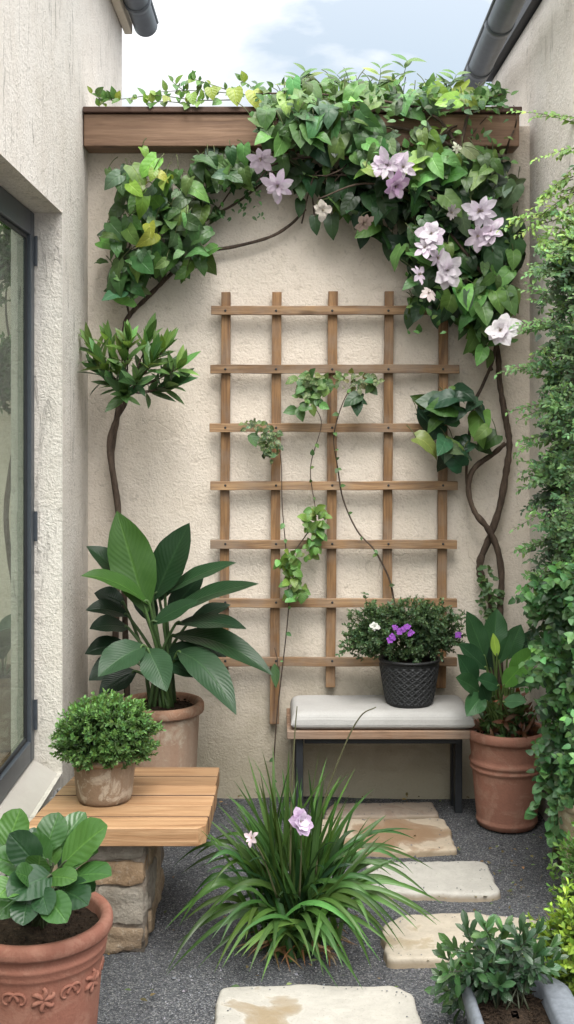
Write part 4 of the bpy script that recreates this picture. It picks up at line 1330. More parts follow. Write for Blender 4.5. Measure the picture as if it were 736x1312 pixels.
for base, tip, wpx, yb, yt, nr, ar, co in fl:
    b = MB(); p0 = px_leaf(b, base, tip, wpx * 1.2, yb, yt, nr, ar, tuple(np.array(co) * rng.uniform(.8, 1.15)), shape='oval', nseg=12, wave=.05, fold=.2, curl=.05)
    lf = b.build('leaf', M['leaf_round'], fl_)
    b = MB(); foot = flc + np.array([rng.uniform(-.03, .03), rng.uniform(-.02, .03), .37])
    tube(b, [foot, (foot + p0) / 2 + np.array([0, 0, .015]), p0, p0 + (P(*tip, yt) - p0) * .12], .0045, .0025, 7, col=(.05, .065, .03)); b.build('leaf_stalk', M['stem'], lf)

# ------------------------------------------------------------------ strap leaf clump in the middle
dc = G(378, 1212)
dl = thing('strap_leaf_plant', dc, 'large clump of dark green strap leaves with lilac flowers growing in the gravel', 'plant')
fo = MB()
def strap(tip, Yt, wpx, hgt, basej=.06, col=None, y0=None):
    p0 = dc + np.array([rng.normal(0, basej), rng.normal(0, basej * .8), 0])
    p2 = P(*tip, Yt)
    p1 = p0 * .62 + p2 * .38; p1[2] = hgt
    vd = norm((p2 - p0) * np.array([1, 1, 0]) + 1e-4)
    nrm = norm(-vd * .8 + np.array([rng.uniform(-.3, .3), -.55, .5]))
    leaves(fo, [p0], [p1], [p2], wpx * 3.4 / F, [nrm], [col if col is not None else jitcol((.056, .118, .03), 1, .32, .14)[0]], shape='blade', nseg=18, m=3, fold=.45)
up = [(350, 955), (318, 968), (300, 1000), (333, 985), (372, 1000), (395, 985), (410, 960), (425, 985), (440, 1010), (455, 985), (385, 1010), (290, 1018), (278, 1030), (262, 1045), (362, 985), (405, 1015), (430, 1025), (340, 1020), (310, 1030), (448, 1040), (470, 1020), (495, 1045), (505, 1072), (375, 975), (350, 1000), (325, 1010), (300, 1042), (415, 1000), (480, 1010)]
for t_ in up:
    for r_ in range(3):
        tx = t_[0] + (rng.normal(0, 15) if r_ else 0); ty = t_[1] + (abs(rng.normal(0, 26)) if r_ else 0)
        yt = 3.44 + rng.uniform(-.2, .2)
        zt = P(tx, ty, yt)[2]
        strap((tx, ty), yt, rng.uniform(7.0, 11.0), zt * rng.uniform(.45, .8), basej=.045)
arcs = [(213, 1246, 3.25), (236, 1180, 3.4), (245, 1150, 3.5), (228, 1208, 3.35), (232, 1120, 3.5), (248, 1100, 3.55), (258, 1178, 3.3), (270, 1205, 3.2), (335, 1258, 3.1), (300, 1225, 3.15), (268, 1140, 3.3),
        (568, 1158, 3.45), (548, 1172, 3.3), (535, 1190, 3.25), (500, 1200, 3.2), (488, 1232, 3.15), (470, 1225, 3.15), (455, 1250, 3.1), (440, 1240, 3.1), (520, 1135, 3.5), (530, 1120, 3.55), (510, 1160, 3.4), (560, 1185, 3.3),
        (490, 1170, 3.3), (420, 1235, 3.12), (315, 1205, 3.15), (285, 1240, 3.12), (255, 1075, 3.6), (520, 1090, 3.6), (475, 1190, 3.2), (400, 1225, 3.15), (350, 1225, 3.15), (240, 1220, 3.3), (505, 1215, 3.2), (532, 1075, 3.6)]
for (x, y, yt) in arcs:
    for r_ in range(2):
        tx = x + (rng.normal(0, 13) if r_ else 0); ty = y + (rng.normal(0, 16) if r_ else 0)
        p2 = P(tx, ty, yt)
        if p2[2] < .02:
            gg = G(tx, ty, .02); yt2 = gg[1]
        else: yt2 = yt
        dist = abs(tx - 378)
        strap((tx, ty), yt2, rng.uniform(7.0, 11.0), max(P(tx, ty, yt2)[2], 0) * .5 + .14 + dist * .0008 + rng.uniform(-.06, .08))
for k in range(26):   # short inner leaves that fill the base
    a_ = rng.uniform(0, 6.28); rr_ = rng.uniform(.12, .3)
    p0 = dc + np.array([rng.normal(0, .05), rng.normal(0, .04), 0])
    p2 = dc + np.array([rr_ * math.cos(a_), rr_ * .8 * math.sin(a_), rng.uniform(.1, .36)])
    p1 = (p0 + p2) / 2; p1[2] = max(p2[2], .18) * 1.15
    leaves(fo, [p0], [p1], [p2], rng.uniform(.016, .026), [norm(np.array([-math.cos(a_), -math.sin(a_) - .5, .6]))], [jitcol((.022, .055, .02), 1, .3)[0]], shape='blade', nseg=12, m=3, fold=.45)
fo.build('foliage', M['blade'], dl)
fo = MB()
for k in range(60):   # withered leaves at the foot
    a_ = rng.uniform(0, 6.28); rr_ = rng.uniform(.08, .2)
    p0 = dc + np.array([rng.normal(0, .05), rng.normal(0, .04), .012]); p2 = dc + np.array([rr_ * math.cos(a_), rr_ * .8 * math.sin(a_) - .03, .01])
    p1 = (p0 + p2) / 2; p1[2] = rng.uniform(.03, .08)
    leaves(fo, [p0], [p1], [p2], rng.uniform(.006, .012), [(0, -.4, 1)], [jitcol((.20, .115, .055), 1, .35)[0]], shape='blade', nseg=8, m=3, fold=.4)
fo.build('withered_leaves', M['leaf_small'], dl)
b = MB()
for pts in ([P(405, 1120, 3.4), P(412, 1040, 3.4), P(440, 960, 3.38), P(462, 918, 3.36), P(482, 906, 3.34)], [P(372, 1120, 3.4), P(374, 1020, 3.42), P(378, 940, 3.43), P(381, 905, 3.43)],
            [P(384, 1150, 3.38), P(386, 1100, 3.32), P(386, 1060, 3.28)], [P(355, 1150, 3.38), P(338, 1100, 3.32), P(324, 1076, 3.3)]):
    tube(b, pts, .0035, .0016, 6, col=(.10, .095, .05))
b.build('flower_stalks', M['stem'], dl)
b = MB(); bloom(b, P(384, 1053, 3.26), .042, (.45, -.8, .3), [(.52, .38, .55), (.66, .54, .68), (.7, .6, .72)], 8, .5, 3, (.4, .3, .12), .72); b.build('flower', M['petal'], dl)
b = MB(); bloom(b, P(323, 1074, 3.29), .026, (-.6, -.7, .5), [(.76, .58, .66)], 6, .5, 1, (.4, .3, .12), .5, 6); b.build('flower', M['petal'], dl)

# ------------------------------------------------------------------ climbers
def vine_mass(fo, blobs, Lpx, stems=None, dens=1.0, lobe=.16, dirdown=.8, spread=.62):
    for (cx_, cy_, rx, ry, n_, ya, yb_, col, dv) in blobs:
        n_ = int(n_ * dens)
        r_ = np.sqrt(rng.random(n_)); a_ = rng.uniform(0, 6.28, n_)
        X = cx_ + rx * r_ * np.cos(a_); Yp = cy_ + ry * r_ * np.sin(a_)
        dep = rng.uniform(ya, yb_, n_)
        ps = np.array([P(x, y, d) for x, y, d in zip(X, Yp, dep)])
        L = (.5 + .75 * rng.random(n_) ** .8) * Lpx * 4.6 / F
        d = np.stack([rng.normal(0, spread, n_), -np.abs(rng.normal(.25, .3, n_)), -dirdown + rng.normal(0, .42, n_)], 1)
        nr = np.stack([rng.normal(0, .38, n_), -np.ones(n_) * .8, .45 + rng.normal(0, .35, n_)], 1)
        c = jitcol(col, n_, dv * 1.25, .16)
        pick = rng.random(n_)
        c[pick < .2] = jitcol(LG, int((pick < .2).sum()), .3, .18)
        c[pick > .93] = jitcol((.085, .13, .075), int((pick > .93).sum()), .25, .15)
        # leaves deeper in the mass get a darker colour
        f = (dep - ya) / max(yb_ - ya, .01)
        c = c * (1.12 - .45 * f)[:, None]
        ps0 = ps - norm(d) * (L * .45)[:, None]
        dleaves(fo, ps0, d, L, rng.uniform(.58, .82, n_), nr, c, droop=rng.uniform(.1, 1.0, n_), shape='heart', nseg=7, m=5, fold=.26, wave=.13, lobe=lobe, curl=.12)
        if stems is not None:
            for p, dd, l_ in zip(ps0[::2], d[::2], L[::2]):
                q_ = p + np.array([rng.normal(0, .03), abs(rng.normal(.03, .02)), rng.uniform(.03, .07)])
                q_[1] = min(q_[1], 4.815)
                tube(stems, [p, (p + q_) / 2 + np.array([0, -.006, .006]), q_], .0016, .0022, 4, sub=3, col=(.09, .11, .04))


DK, MG, LG, YG = (.024, .058, .023), (.055, .122, .036), (.095, .19, .05), (.20, .29, .05)
# right climber
tr0 = np.array([.945, 4.79, 0])
rc = thing('climbing_plant', tr0, 'large flowering climber with twisted bare trunks that covers the beam on the right', 'climbing plant')
b = MB()
def TP(pts, Y=4.775): return [P(x / 2 + 368, y / 2 + 400, Y) for x, y in pts]
tube(b, TP([(505, 1250), (520, 1000), (528, 860), (525, 750), (500, 685), (495, 640), (520, 575), (545, 500), (560, 420), (570, 340), (560, 270), (545, 180), (540, 100), (520, 10), (500, -100), (480, -250), (440, -420)], 4.77), .0175, .010, 9, knob=.17)
tube(b, TP([(560, 1250), (548, 1000), (545, 850), (546, 760), (550, 680), (540, 610), (515, 555), (480, 510), (465, 450), (480, 400), (530, 362), (560, 335)], 4.745), .0165, .010, 9, knob=.17)
tube(b, TP([(462, 455), (460, 395), (475, 250), (500, 190), (528, 120), (540, 40)], 4.75), .006, .008, 7, knob=.1)
tube(b, TP([(525, 150), (505, 100), (470, 20), (400, -60)], 4.76), .008, .005, 7, knob=.1)
for pts in ([(440, -420), (300, -470), (100, -480), (-60, -500)], [(440, -420), (380, -500), (250, -540), (60, -560), (-80, -560)], [(440, -400), (470, -520), (520, -550), (560, -560)],
            [(250, -380), (100, -400), (-30, -380), (-80, -330)], [(480, -250), (350, -300), (200, -330), (80, -290)], [(500, -100), (420, -200), (360, -280)]):
    tube(b, TP(pts, 4.66 + rng.uniform(-.03, .03)), .008, .003, 7, knob=.12)
fo = MB(); st = fo
blobs = [  # cx, cy, rx, ry, n, Yfront, Yback, colour, spread
    (362, 140, 38, 16, 22, 4.58, 4.85, LG, .3), (415, 130, 52, 20, 44, 4.55, 4.9, LG, .32), (470, 134, 45, 18, 32, 4.55, 4.9, MG, .3), (525, 132, 50, 14, 24, 4.6, 4.9, LG, .3),
    (580, 130, 40, 9, 13, 4.62, 4.85, YG, .3), (622, 128, 28, 6, 7, 4.65, 4.8, LG, .3),
    (385, 165, 56, 24, 40, 4.52, 4.68, MG, .3), (440, 168, 55, 26, 46, 4.50, 4.68, MG, .3), (480, 195, 34, 28, 34, 4.52, 4.68, MG, .3), (345, 165, 20, 18, 9, 4.55, 4.68, LG, .3),
    (555, 180, 16, 28, 13, 4.54, 4.66, LG, .3), (590, 208, 46, 24, 36, 4.52, 4.72, LG, .3), (530, 210, 28, 20, 16, 4.52, 4.72, LG, .3),
    (425, 222, 54, 24, 28, 4.64, 4.78, DK, .3), (480, 250, 52, 34, 44, 4.6, 4.78, DK, .3), (432, 262, 28, 22, 7, 4.68, 4.78, DK, .3), (380, 228, 26, 20, 13, 4.64, 4.78, MG, .3),
    (545, 255, 58, 44, 84, 4.58, 4.78, DK, .32), (610, 255, 54, 48, 88, 4.58, 4.78, DK, .35), (612, 320, 52, 54, 104, 4.58, 4.78, DK, .32), (562, 318, 40, 42, 58, 4.62, 4.78, DK, .3),
    (562, 382, 28, 28, 20, 4.64, 4.78, DK, .3), (622, 385, 42, 46, 62, 4.58, 4.76, MG, .35), (618, 378, 38, 36, 20, 4.52, 4.6, LG, .3), (622, 436, 24, 24, 20, 4.6, 4.75, LG, .3), (612, 245, 45, 40, 18, 4.5, 4.58, MG, .3),
    (532, 395, 12, 22, 5, 4.66, 4.76, DK, .2), (500, 300, 34, 16, 6, 4.68, 4.78, DK, .25), (545, 330, 40, 40, 12, 4.52, 4.6, MG, .3), (590, 122, 45, 12, 9, 4.55, 4.7, YG, .25), (470, 114, 60, 12, 9, 4.6, 4.8, LG, .25)]
# fine young growth between the old leaves and along the top
for k in range(520):
    if k < 330: x, y = rng.uniform(322, 655), 128 + rng.normal(0, 12)
    else: x, y = rng.uniform(520, 655), rng.uniform(170, 430)
    if k < 330 and x > 560: y = max(y, 122)
    p = P(x, y, rng.uniform(4.52, 4.74))
    dleaves(fo, [p], [[rng.normal(0, .8), -.4, rng.normal(.2, .6)]], [rng.uniform(.018, .046)], rng.uniform(.45, .8), [[rng.normal(0, .4), -.9, .6]], jitcol(LG if rng.random() < .6 else MG, 1, .3, .15), shape='ovate', nseg=4, m=3)
# woody stems that twine through the gaps
for k in range(30):
    x0, y0 = rng.uniform(360, 650), rng.uniform(150, 330)
    pts = [P(x0, y0, 4.77)]; aa = rng.uniform(0, 6.28)
    for t_ in range(5):
        aa += rng.normal(0, .5); x0 += 22 * math.cos(aa); y0 += 16 * math.sin(aa)
        x0 = min(max(x0, 350), 662); y0 = min(max(y0, 135), 420 if x0 > 550 else 225)
        pts.append(P(x0, y0, rng.uniform(4.64, 4.78)))
    tube(b, pts, rng.uniform(.0025, .0055), .002, 6, knob=.15)
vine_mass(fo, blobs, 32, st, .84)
# single hanging leaves seen against the wall
for (x, y, L) in ((425, 292, 32), (501, 320, 30), (468, 305, 30), (404, 290, 24), (438, 250, 34), (452, 268, 30), (535, 360, 26), (528, 410, 26), (514, 330, 24), (655, 360, 34), (662, 300, 30), (385, 268, 22)):
    p = P(x, y, 4.73); Lm = L * 4.73 / F
    d = np.array([[rng.normal(0, .25), -.15, -1]])
    dleaves(fo, [p - np.array([0, 0, -.5 * Lm])], d, [Lm], .66, [[rng.normal(0, .3), -1, .2]], jitcol(DK, 1, .2), droop=.3, shape='heart', nseg=8, m=5, lobe=.16, wave=.06)
    tube(st, [p + np.array([0, 0, .5 * Lm]), p + np.array([rng.normal(0, .02), .02, .5 * Lm + .07])], .0016, .002, 4, sub=2, col=(.08, .1, .04))
# lower leafy side shoot
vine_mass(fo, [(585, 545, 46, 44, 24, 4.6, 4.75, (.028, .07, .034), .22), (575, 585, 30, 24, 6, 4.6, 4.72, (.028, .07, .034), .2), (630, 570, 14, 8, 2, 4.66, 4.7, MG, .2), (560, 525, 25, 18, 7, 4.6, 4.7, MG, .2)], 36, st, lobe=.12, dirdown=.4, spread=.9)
# upright young shoots above the beam
for (x, y, x2, y2) in ((400, 125, 392, 92), (480, 120, 488, 88), (508, 115, 522, 78), (570, 120, 585, 96), (440, 118, 432, 96), (545, 130, 555, 108), (610, 130, 640, 118), (575, 210, 560, 150), (372, 120, 384, 100)):
    p, q_ = P(x, y, 4.72), P(x2, y2, 4.68)
    tube(st, [p, (p + q_) / 2 + np.array([.01, 0, .01]), q_], .002, .001, 5, sub=3, col=(.14, .18, .05))
    for f in np.linspace(.25, 1, 4):
        pp = p + (q_ - p) * f
        d = np.array([[1, -.2, .35], [-1, -.2, .35]]) + rng.normal(0, .25, (2, 3))
        dleaves(fo, np.tile(pp, (2, 1)), d, rng.uniform(.045, .085, 2), .45, [[0, -.7, .8]] * 2, jitcol(LG if rng.random() < .7 else YG, 2, .2), droop=.2, shape='ovate', nseg=6, m=5)
# young ivy-like growth at the foot of the trunk
for k in range(70):
    p = P(rng.normal(626, 7), rng.uniform(725, 800), 4.73)
    dleaves(fo, [p], [[rng.normal(0, 1), -.4, rng.normal(0, .6)]], [rng.uniform(.015, .032)], .8, [[rng.normal(0, .4), -1, .5]], jitcol((.075, .14, .05), 1, .25), shape='heart', nseg=4, m=3)
b.build('trunk', M['bark'], rc); fo.build('foliage', M['leaf_vine'], rc)
LIL = [(.66, .55, .66), (.76, .69, .76)]
fls = [(335, 203, 20, LIL, 1), (357, 237, 24, LIL, 2), (497, 212, 26, LIL, 2), (518, 214, 20, LIL, 2), (505, 238, 22, [(.60, .40, .60), (.7, .55, .68)], 2), (487, 213, 16, LIL, 1), (413, 269, 14, [(.62, .55, .5)], 1),
       (466, 286, 15, [(.36, .27, .23)], 1), (553, 300, 20, LIL, 2), (545, 318, 20, LIL, 2), (560, 330, 18, LIL, 1), (571, 346, 24, [(.82, .75, .82)], 2), (536, 352, 18, LIL, 1), (549, 376, 14, [(.7, .6, .6)], 1),
       (616, 270, 25, [(.76, .68, .78)], 1), (612, 302, 20, LIL, 1), (630, 298, 24, LIL, 2), (642, 424, 26, [(.85, .8, .84)], 1), (585, 190, 9, [(.70, .70, .56)], 1), (578, 272, 14, [(.38, .33, .34)], 1)]
for (x, y, r_, cl, ly) in fls:
    yy = 4.47 if y > 200 else 4.45
    if 350 > x: yy = 4.56
    b = MB(); c = P(x, y, yy)
    ax = np.array([rng.uniform(-.8, .8), -.9, rng.uniform(-.7, .5)])
    bloom(b, c, r_ * .95 * yy / F, ax, cl, int(rng.integers(6, 9)), rng.uniform(.05, .5), ly + (1 if r_ > 21 else 0), (.42, .36, .28), rng.uniform(.44, .72))
    tube(b, [c, c + np.array([rng.normal(0, .02), .09, .05]), c + np.array([rng.normal(0, .03), .2, .09])], .0018, .0018, 5, sub=3, col=(.1, .12, .05))
    b.build('flower', M['petal'], rc)

# left climber
lc = thing('climbing_plant', (-.63, 4.79, 0), 'heart leaved climber with a thin bare trunk in the upper left corner', 'climbing plant')
b = MB()
tube(b, [P(x, y, 4.79) for x, y in ((150, 1010), (146, 900), (150, 760), (152, 660), (143, 590), (150, 535), (158, 480), (160, 422), (166, 404), (186, 384), (206, 364), (240, 332), (262, 322), (300, 316), (345, 304), (372, 288), (392, 268))], .015, .006, 9, knob=.12)
tube(b, [P(x, y, 4.78) for x, y in ((206, 364), (225, 320), (260, 285), (300, 262), (330, 240), (360, 215))], .008, .004, 7, knob=.12)
tube(b, [P(x, y, 4.78) for x, y in ((166, 404), (160, 370), (165, 320), (180, 260), (188, 215), (190, 192))], .005, .003, 6, knob=.12)
tube(b, [P(x, y, 4.76) for x, y in ((280, 268), (292, 250), (310, 225), (320, 200))], .004, .003, 6, knob=.12)
b.build('trunk', M['bark'], lc)
fo = MB(); st = fo
LMG = (.05, .12, .035)
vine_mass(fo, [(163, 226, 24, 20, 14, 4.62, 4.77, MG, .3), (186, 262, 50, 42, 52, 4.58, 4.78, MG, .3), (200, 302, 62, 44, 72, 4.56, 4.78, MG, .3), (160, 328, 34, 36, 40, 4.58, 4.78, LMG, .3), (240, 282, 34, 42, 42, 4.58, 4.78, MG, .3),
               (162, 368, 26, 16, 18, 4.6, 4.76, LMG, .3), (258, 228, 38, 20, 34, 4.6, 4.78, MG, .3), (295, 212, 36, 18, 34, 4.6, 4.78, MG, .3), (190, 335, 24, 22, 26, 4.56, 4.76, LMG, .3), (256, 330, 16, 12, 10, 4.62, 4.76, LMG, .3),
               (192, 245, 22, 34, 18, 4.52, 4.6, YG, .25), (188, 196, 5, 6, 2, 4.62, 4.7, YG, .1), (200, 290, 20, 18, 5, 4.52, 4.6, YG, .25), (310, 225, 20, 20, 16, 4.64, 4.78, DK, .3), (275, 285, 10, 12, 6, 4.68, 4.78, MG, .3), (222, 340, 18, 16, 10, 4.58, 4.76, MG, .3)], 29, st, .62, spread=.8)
# feathery fringe under the beam
for k in range(120):
    p = P(rng.uniform(255, 340), rng.uniform(200, 280) , 4.74)
    dleaves(fo, [p], [[rng.normal(0, .6), -.3, -.6]], [rng.uniform(.015, .03)], .5, [[rng.normal(0, .4), -1, .5]], jitcol(LMG, 1, .3), shape='ovate', nseg=4, m=3)
# thin shoots along the top of the beam
for pts in ([(300, 128), (250, 128), (200, 122), (165, 126), (135, 128), (118, 120)], [(320, 122), (280, 118), (240, 116), (200, 118)], [(260, 128), (240, 132), (210, 130), (188, 133)], [(300, 118), (270, 108), (250, 102), (242, 104)], [(250, 125), (230, 112), (218, 102)], [(330, 120), (318, 108), (306, 102)], [(150, 128), (140, 126), (127, 136)]):
    pp = smooth_path([P(x, y, 4.72 + rng.uniform(-.03, .03)) for x, y in pts], 6)
    tube(st, pp, .0024, .0012, 5, sub=0, col=(.10, .12, .05))
    for p in pp[::2]:
        for sg in (-1, 1):
            if rng.random() < .3: continue
            bright = rng.random()
            dleaves(fo, [p], [[rng.normal(0, .5), -.4, sg * .6 + .25]], [rng.uniform(.02, .055)], rng.uniform(.5, .85), [[rng.normal(0, .3), -.8, .7]], jitcol(LG if bright < .7 else YG, 1, .3), shape='ovate', nseg=5, m=5)
for (x, y, L) in ((300, 124, 24), (325, 126, 26), (270, 122, 18), (245, 130, 16)):
    dleaves(fo, [P(x, y - 10, 4.68)], [[.2, -.3, -1]], [L * 4.7 / F], .9, [[0, -1, .3]], jitcol(YG, 1, .1), shape='heart', nseg=6, m=5, lobe=.1)
fo.build('foliage', M['leaf_vine'], lc)

# thin vine on the trellis with tufts of young leaves
tv = thing('trellis_vine', (.0, 4.75, 0), 'thin vine with small tufts of pale leaves winding through the trellis slats', 'climbing plant')
b = MB()
SP = lambda pts, Y=4.735: [P(x, y, Y) for x, y in pts]
tube(b, SP([(350, 1018), (352, 960), (357, 900), (370, 780), (368, 720), (362, 650), (361, 600), (358, 570)], 4.737), .0035, .002, 6)
tube(b, SP([(368, 720), (382, 700), (396, 680), (405, 660), (398, 600), (412, 545), (404, 520), (402, 495)], 4.737), .003, .0016, 6)
tube(b, SP([(433, 600), (440, 640), (458, 680), (478, 702), (490, 722), (500, 745), (506, 775), (515, 830)], 4.737), .0032, .0045, 6)
tube(b, SP([(433, 600), (428, 560), (438, 520), (452, 495), (470, 482)], 4.737), .0028, .0016, 6)
tube(b, SP([(352, 880), (356, 850), (352, 830)], 4.72), .0025, .002, 6)
b.build('stem', M['bark'], tv)
fo = MB(); fv = MB()
def tuft(mb, cx_, cy_, rx, ry, n_, Lp, col, dv=.25, shape='ovate', wr=.7):
    r_ = np.sqrt(rng.random(n_)); a_ = rng.uniform(0, 6.28, n_)
    ps = np.array([P(cx_ + rx * r1 * math.cos(a1), cy_ + ry * r1 * math.sin(a1), rng.uniform(4.66, 4.74)) for r1, a1 in zip(r_, a_)])
    d = np.stack([rng.normal(0, .8, n_), -np.abs(rng.normal(.3, .2, n_)), rng.normal(-.35, .5, n_)], 1)
    dleaves(mb, ps, d, rng.uniform(.6, 1.15, n_) * Lp * 4.7 / F, wr, np.stack([rng.normal(0, .35, n_), -np.ones(n_), rng.normal(.4, .3, n_)], 1), jitcol(col, n_, dv, .15), shape=shape, nseg=5, m=5, lobe=.08 if shape == 'heart' else 0)
tuft(fo, 402, 498, 22, 22, 60, 15, (.09, .17, .05)); tuft(fv, 398, 490, 22, 14, 30, 12, (.10, .17, .06)); tuft(fo, 388, 522, 10, 6, 4, 20, (.06, .13, .04), .1)
tuft(fv, 458, 488, 28, 10, 42, 10, (.13, .17, .08)); tuft(fo, 455, 508, 8, 6, 4, 24, (.03, .08, .03), .1, 'heart'); tuft(fo, 478, 490, 12, 6, 7, 16, (.06, .12, .04), .2)
tuft(fv, 330, 545, 20, 7, 26, 8, (.11, .16, .08)); tuft(fv, 346, 568, 14, 22, 70, 9, (.07, .125, .055)); tuft(fo, 322, 557, 8, 4, 2, 20, (.07, .15, .06), .1)
tuft(fo, 404, 665, 15, 16, 34, 12, (.13, .235, .05), .25, 'heart', .85); tuft(fo, 402, 690, 12, 20, 26, 12, (.11, .21, .05), .25, 'heart', .85); tuft(fo, 370, 722, 14, 14, 26, 12, (.12, .225, .05), .25, 'heart', .85); tuft(fo, 378, 750, 13, 18, 28, 13, (.11, .2, .05), .25, 'heart', .85); tuft(fo, 385, 712, 18, 8, 12, 12, (.12, .2, .05))
px_leaf(fo, (352, 850), (354, 882), 12, 4.69, 4.68, (0, -1, .2), .0, (.06, .12, .05), 'ovate', 8)
for pts_ in ([(350, 1000), (357, 900), (370, 780), (368, 720), (362, 650)], [(396, 680), (405, 660), (398, 600), (412, 545)], [(433, 600), (440, 640), (458, 680), (478, 702), (490, 722), (506, 775)], [(433, 600), (428, 560), (438, 520), (452, 495)]):
    for p in smooth_path(SP(pts_, 4.73), 7)[::2]:
        if rng.random() < .45: dleaves(fo, [p], [[rng.normal(0, .8), -.4, rng.normal(-.1, .6)]], [rng.uniform(.014, .032)], .7, [[rng.normal(0, .3), -1, .5]], jitcol((.08, .16, .05), 1, .3), shape='ovate', nseg=5, m=5)
fo.build('foliage', M['leaf_vine'], tv); fv.build('young_foliage', M['leaf_varieg'], tv)

# ---- dense small leaved climber on the right wall
rs = thing('climbing_shrub', (1.0, 4.1, 0), 'dense small leaved evergreen shrub that cascades along the right wall', 'shrub')
fo = MB(); tw = MB(); tk = MB()
for (x0, y0, zt) in ((1.03, 4.16, 2.0), (1.03, 4.02, 2.2), (1.03, 4.08, 1.9)):
    tube(tk, [(x0 - .02, y0, 0), (x0 + .015, y0 + .04, .5), (x0 - .01, y0 - .02, 1.1), (x0 + .01, y0 + .02, 1.7), (x0, y0, zt)], .013, .005, 8, knob=.12)


def spray(start, tip, nl, Lr, wr, col, sag=.35, shape='ovate', brite=1.0, dv=.25):
    start = np.array(start, float); p2 = np.array(tip, float)
    L = np.linalg.norm(p2 - start)
    p1 = start * .45 + p2 * .55 + np.array([0, 0, sag * L * .55])
    t = np.linspace(0.06, 1, nl)[:, None]
    ps = (1 - t) ** 2 * start + 2 * t * (1 - t) * p1 + t ** 2 * p2
    tube(tw, [start, (start + 2 * p1 + p2) / 4, p2], .0022, .0008, 4, sub=3, col=(.07, .06, .03))
    tan = norm(2 * (1 - t) * (p1 - start) + 2 * t * (p2 - p1))
    sd_ = norm(np.cross(tan, np.array([0, -.6, .8])))
    sg = np.where(np.arange(nl) % 2 == 0, 1, -1)[:, None]
    dd = norm(sd_ * sg * .8 + tan * .6 + rng.normal(0, .3, (nl, 3)))
    nr = np.array([-.3, -.7, .7]) + rng.normal(0, .35, (nl, 3))
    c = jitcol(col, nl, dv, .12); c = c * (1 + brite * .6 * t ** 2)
    dleaves(fo, ps, dd, rng.uniform(*Lr, nl) * (1.1 - .35 * t[:, 0]), wr, nr, c, droop=.25, shape=shape, nseg=4, m=3, fold=.25)


def edge_px(y):   # left outline of the shrub in the photo
    return np.interp(y, [150, 210, 270, 330, 400, 440, 480, 560, 620, 680, 740, 800, 860, 920, 960, 1020], [745, 738, 722, 716, 708, 706, 700, 702, 698, 702, 694, 694, 702, 694, 698, 716])


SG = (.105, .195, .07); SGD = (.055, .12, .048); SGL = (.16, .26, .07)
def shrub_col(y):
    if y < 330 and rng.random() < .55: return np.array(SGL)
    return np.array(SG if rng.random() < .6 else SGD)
clumps = []
for y in np.arange(205, 985, 25):
    for r_ in range(3):
        ex = edge_px(y) + (22, 48, 76)[r_] + rng.normal(0, 9)
        if y < 330: ex += 14
        if r_ == 0 and rng.random() < .4: continue
        if y < 330 and rng.random() < .25: continue
        clumps.append((ex, y + rng.normal(0, 13), rng.uniform(3.76, 4.18) - .0 * r_, r_))
for (ex, y, yy, r_) in clumps:
    if (ex - 360) * yy / F > 1.02: yy = max(1.02 * F / (ex - 360), 3.3)
    c = P(ex, y, yy)
    c[0] = min(c[0], 1.10)
    kk = int(rng.integers(15, 25)); tone = math.exp(rng.normal(0, .22))
    for k in range(kk):
        d = norm(np.array([-abs(rng.normal(.6, .5)), rng.normal(-.35, .6), rng.normal(.1, .7)]))
        L = rng.uniform(.05, .155)
        tip = c + d * L + np.array([0, 0, -.02])
        if tip[0] > 1.03 and tip[1] > 3.88: continue
        up = np.clip(.75 + d[2] * .55, .35, 1.3)  # clump tops lighter, undersides darker: light put into the leaf colour
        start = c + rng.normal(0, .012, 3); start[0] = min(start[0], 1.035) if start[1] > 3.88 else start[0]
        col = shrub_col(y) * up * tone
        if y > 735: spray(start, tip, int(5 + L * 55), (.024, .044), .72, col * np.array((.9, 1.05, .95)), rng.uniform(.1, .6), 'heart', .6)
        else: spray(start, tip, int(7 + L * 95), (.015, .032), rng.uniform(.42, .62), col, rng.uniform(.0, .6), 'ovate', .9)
# darker growth close to the wall
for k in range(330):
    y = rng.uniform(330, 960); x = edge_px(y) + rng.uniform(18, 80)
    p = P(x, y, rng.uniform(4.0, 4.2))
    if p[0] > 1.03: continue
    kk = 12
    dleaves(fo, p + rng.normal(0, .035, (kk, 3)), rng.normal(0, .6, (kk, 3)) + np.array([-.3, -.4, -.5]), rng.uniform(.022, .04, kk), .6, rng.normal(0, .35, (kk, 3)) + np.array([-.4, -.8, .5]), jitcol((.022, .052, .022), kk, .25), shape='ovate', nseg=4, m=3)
# long sprays that reach out over the wall
for (x, y, x2, y2, yy) in ((745, 160, 655, 146, 4.1), (740, 245, 668, 300, 4.05), (740, 275, 640, 292, 4.1), (740, 400, 672, 372, 4.1), (730, 420, 668, 425, 4.1), (735, 470, 640, 478, 4.1), (740, 520, 655, 540, 4.1), (735, 560, 660, 572, 4.1),
                           (730, 600, 655, 614, 4.1), (735, 640, 660, 660, 4.1), (735, 690, 660, 705, 4.1), (720, 740, 665, 752, 4.1), (735, 340, 676, 352, 4.1), (745, 190, 690, 200, 4.0), (740, 300, 680, 320, 4.1), (735, 445, 690, 460, 4.1), (735, 225, 690, 262, 4.05)):
    p, q_ = P(x, y, yy), P(x2, y2, yy + .05)
    Lm = np.linalg.norm(q_ - p)
    for r_ in range(4 if y > 200 else 2):
        spray(p + rng.normal(0, .012, 3), p + (q_ - p) * rng.uniform(.75, 1.03) + rng.normal(0, .02, 3), 24, (.018, .034), .5, SGL if y < 330 else SG, .2, 'ovate', .9)
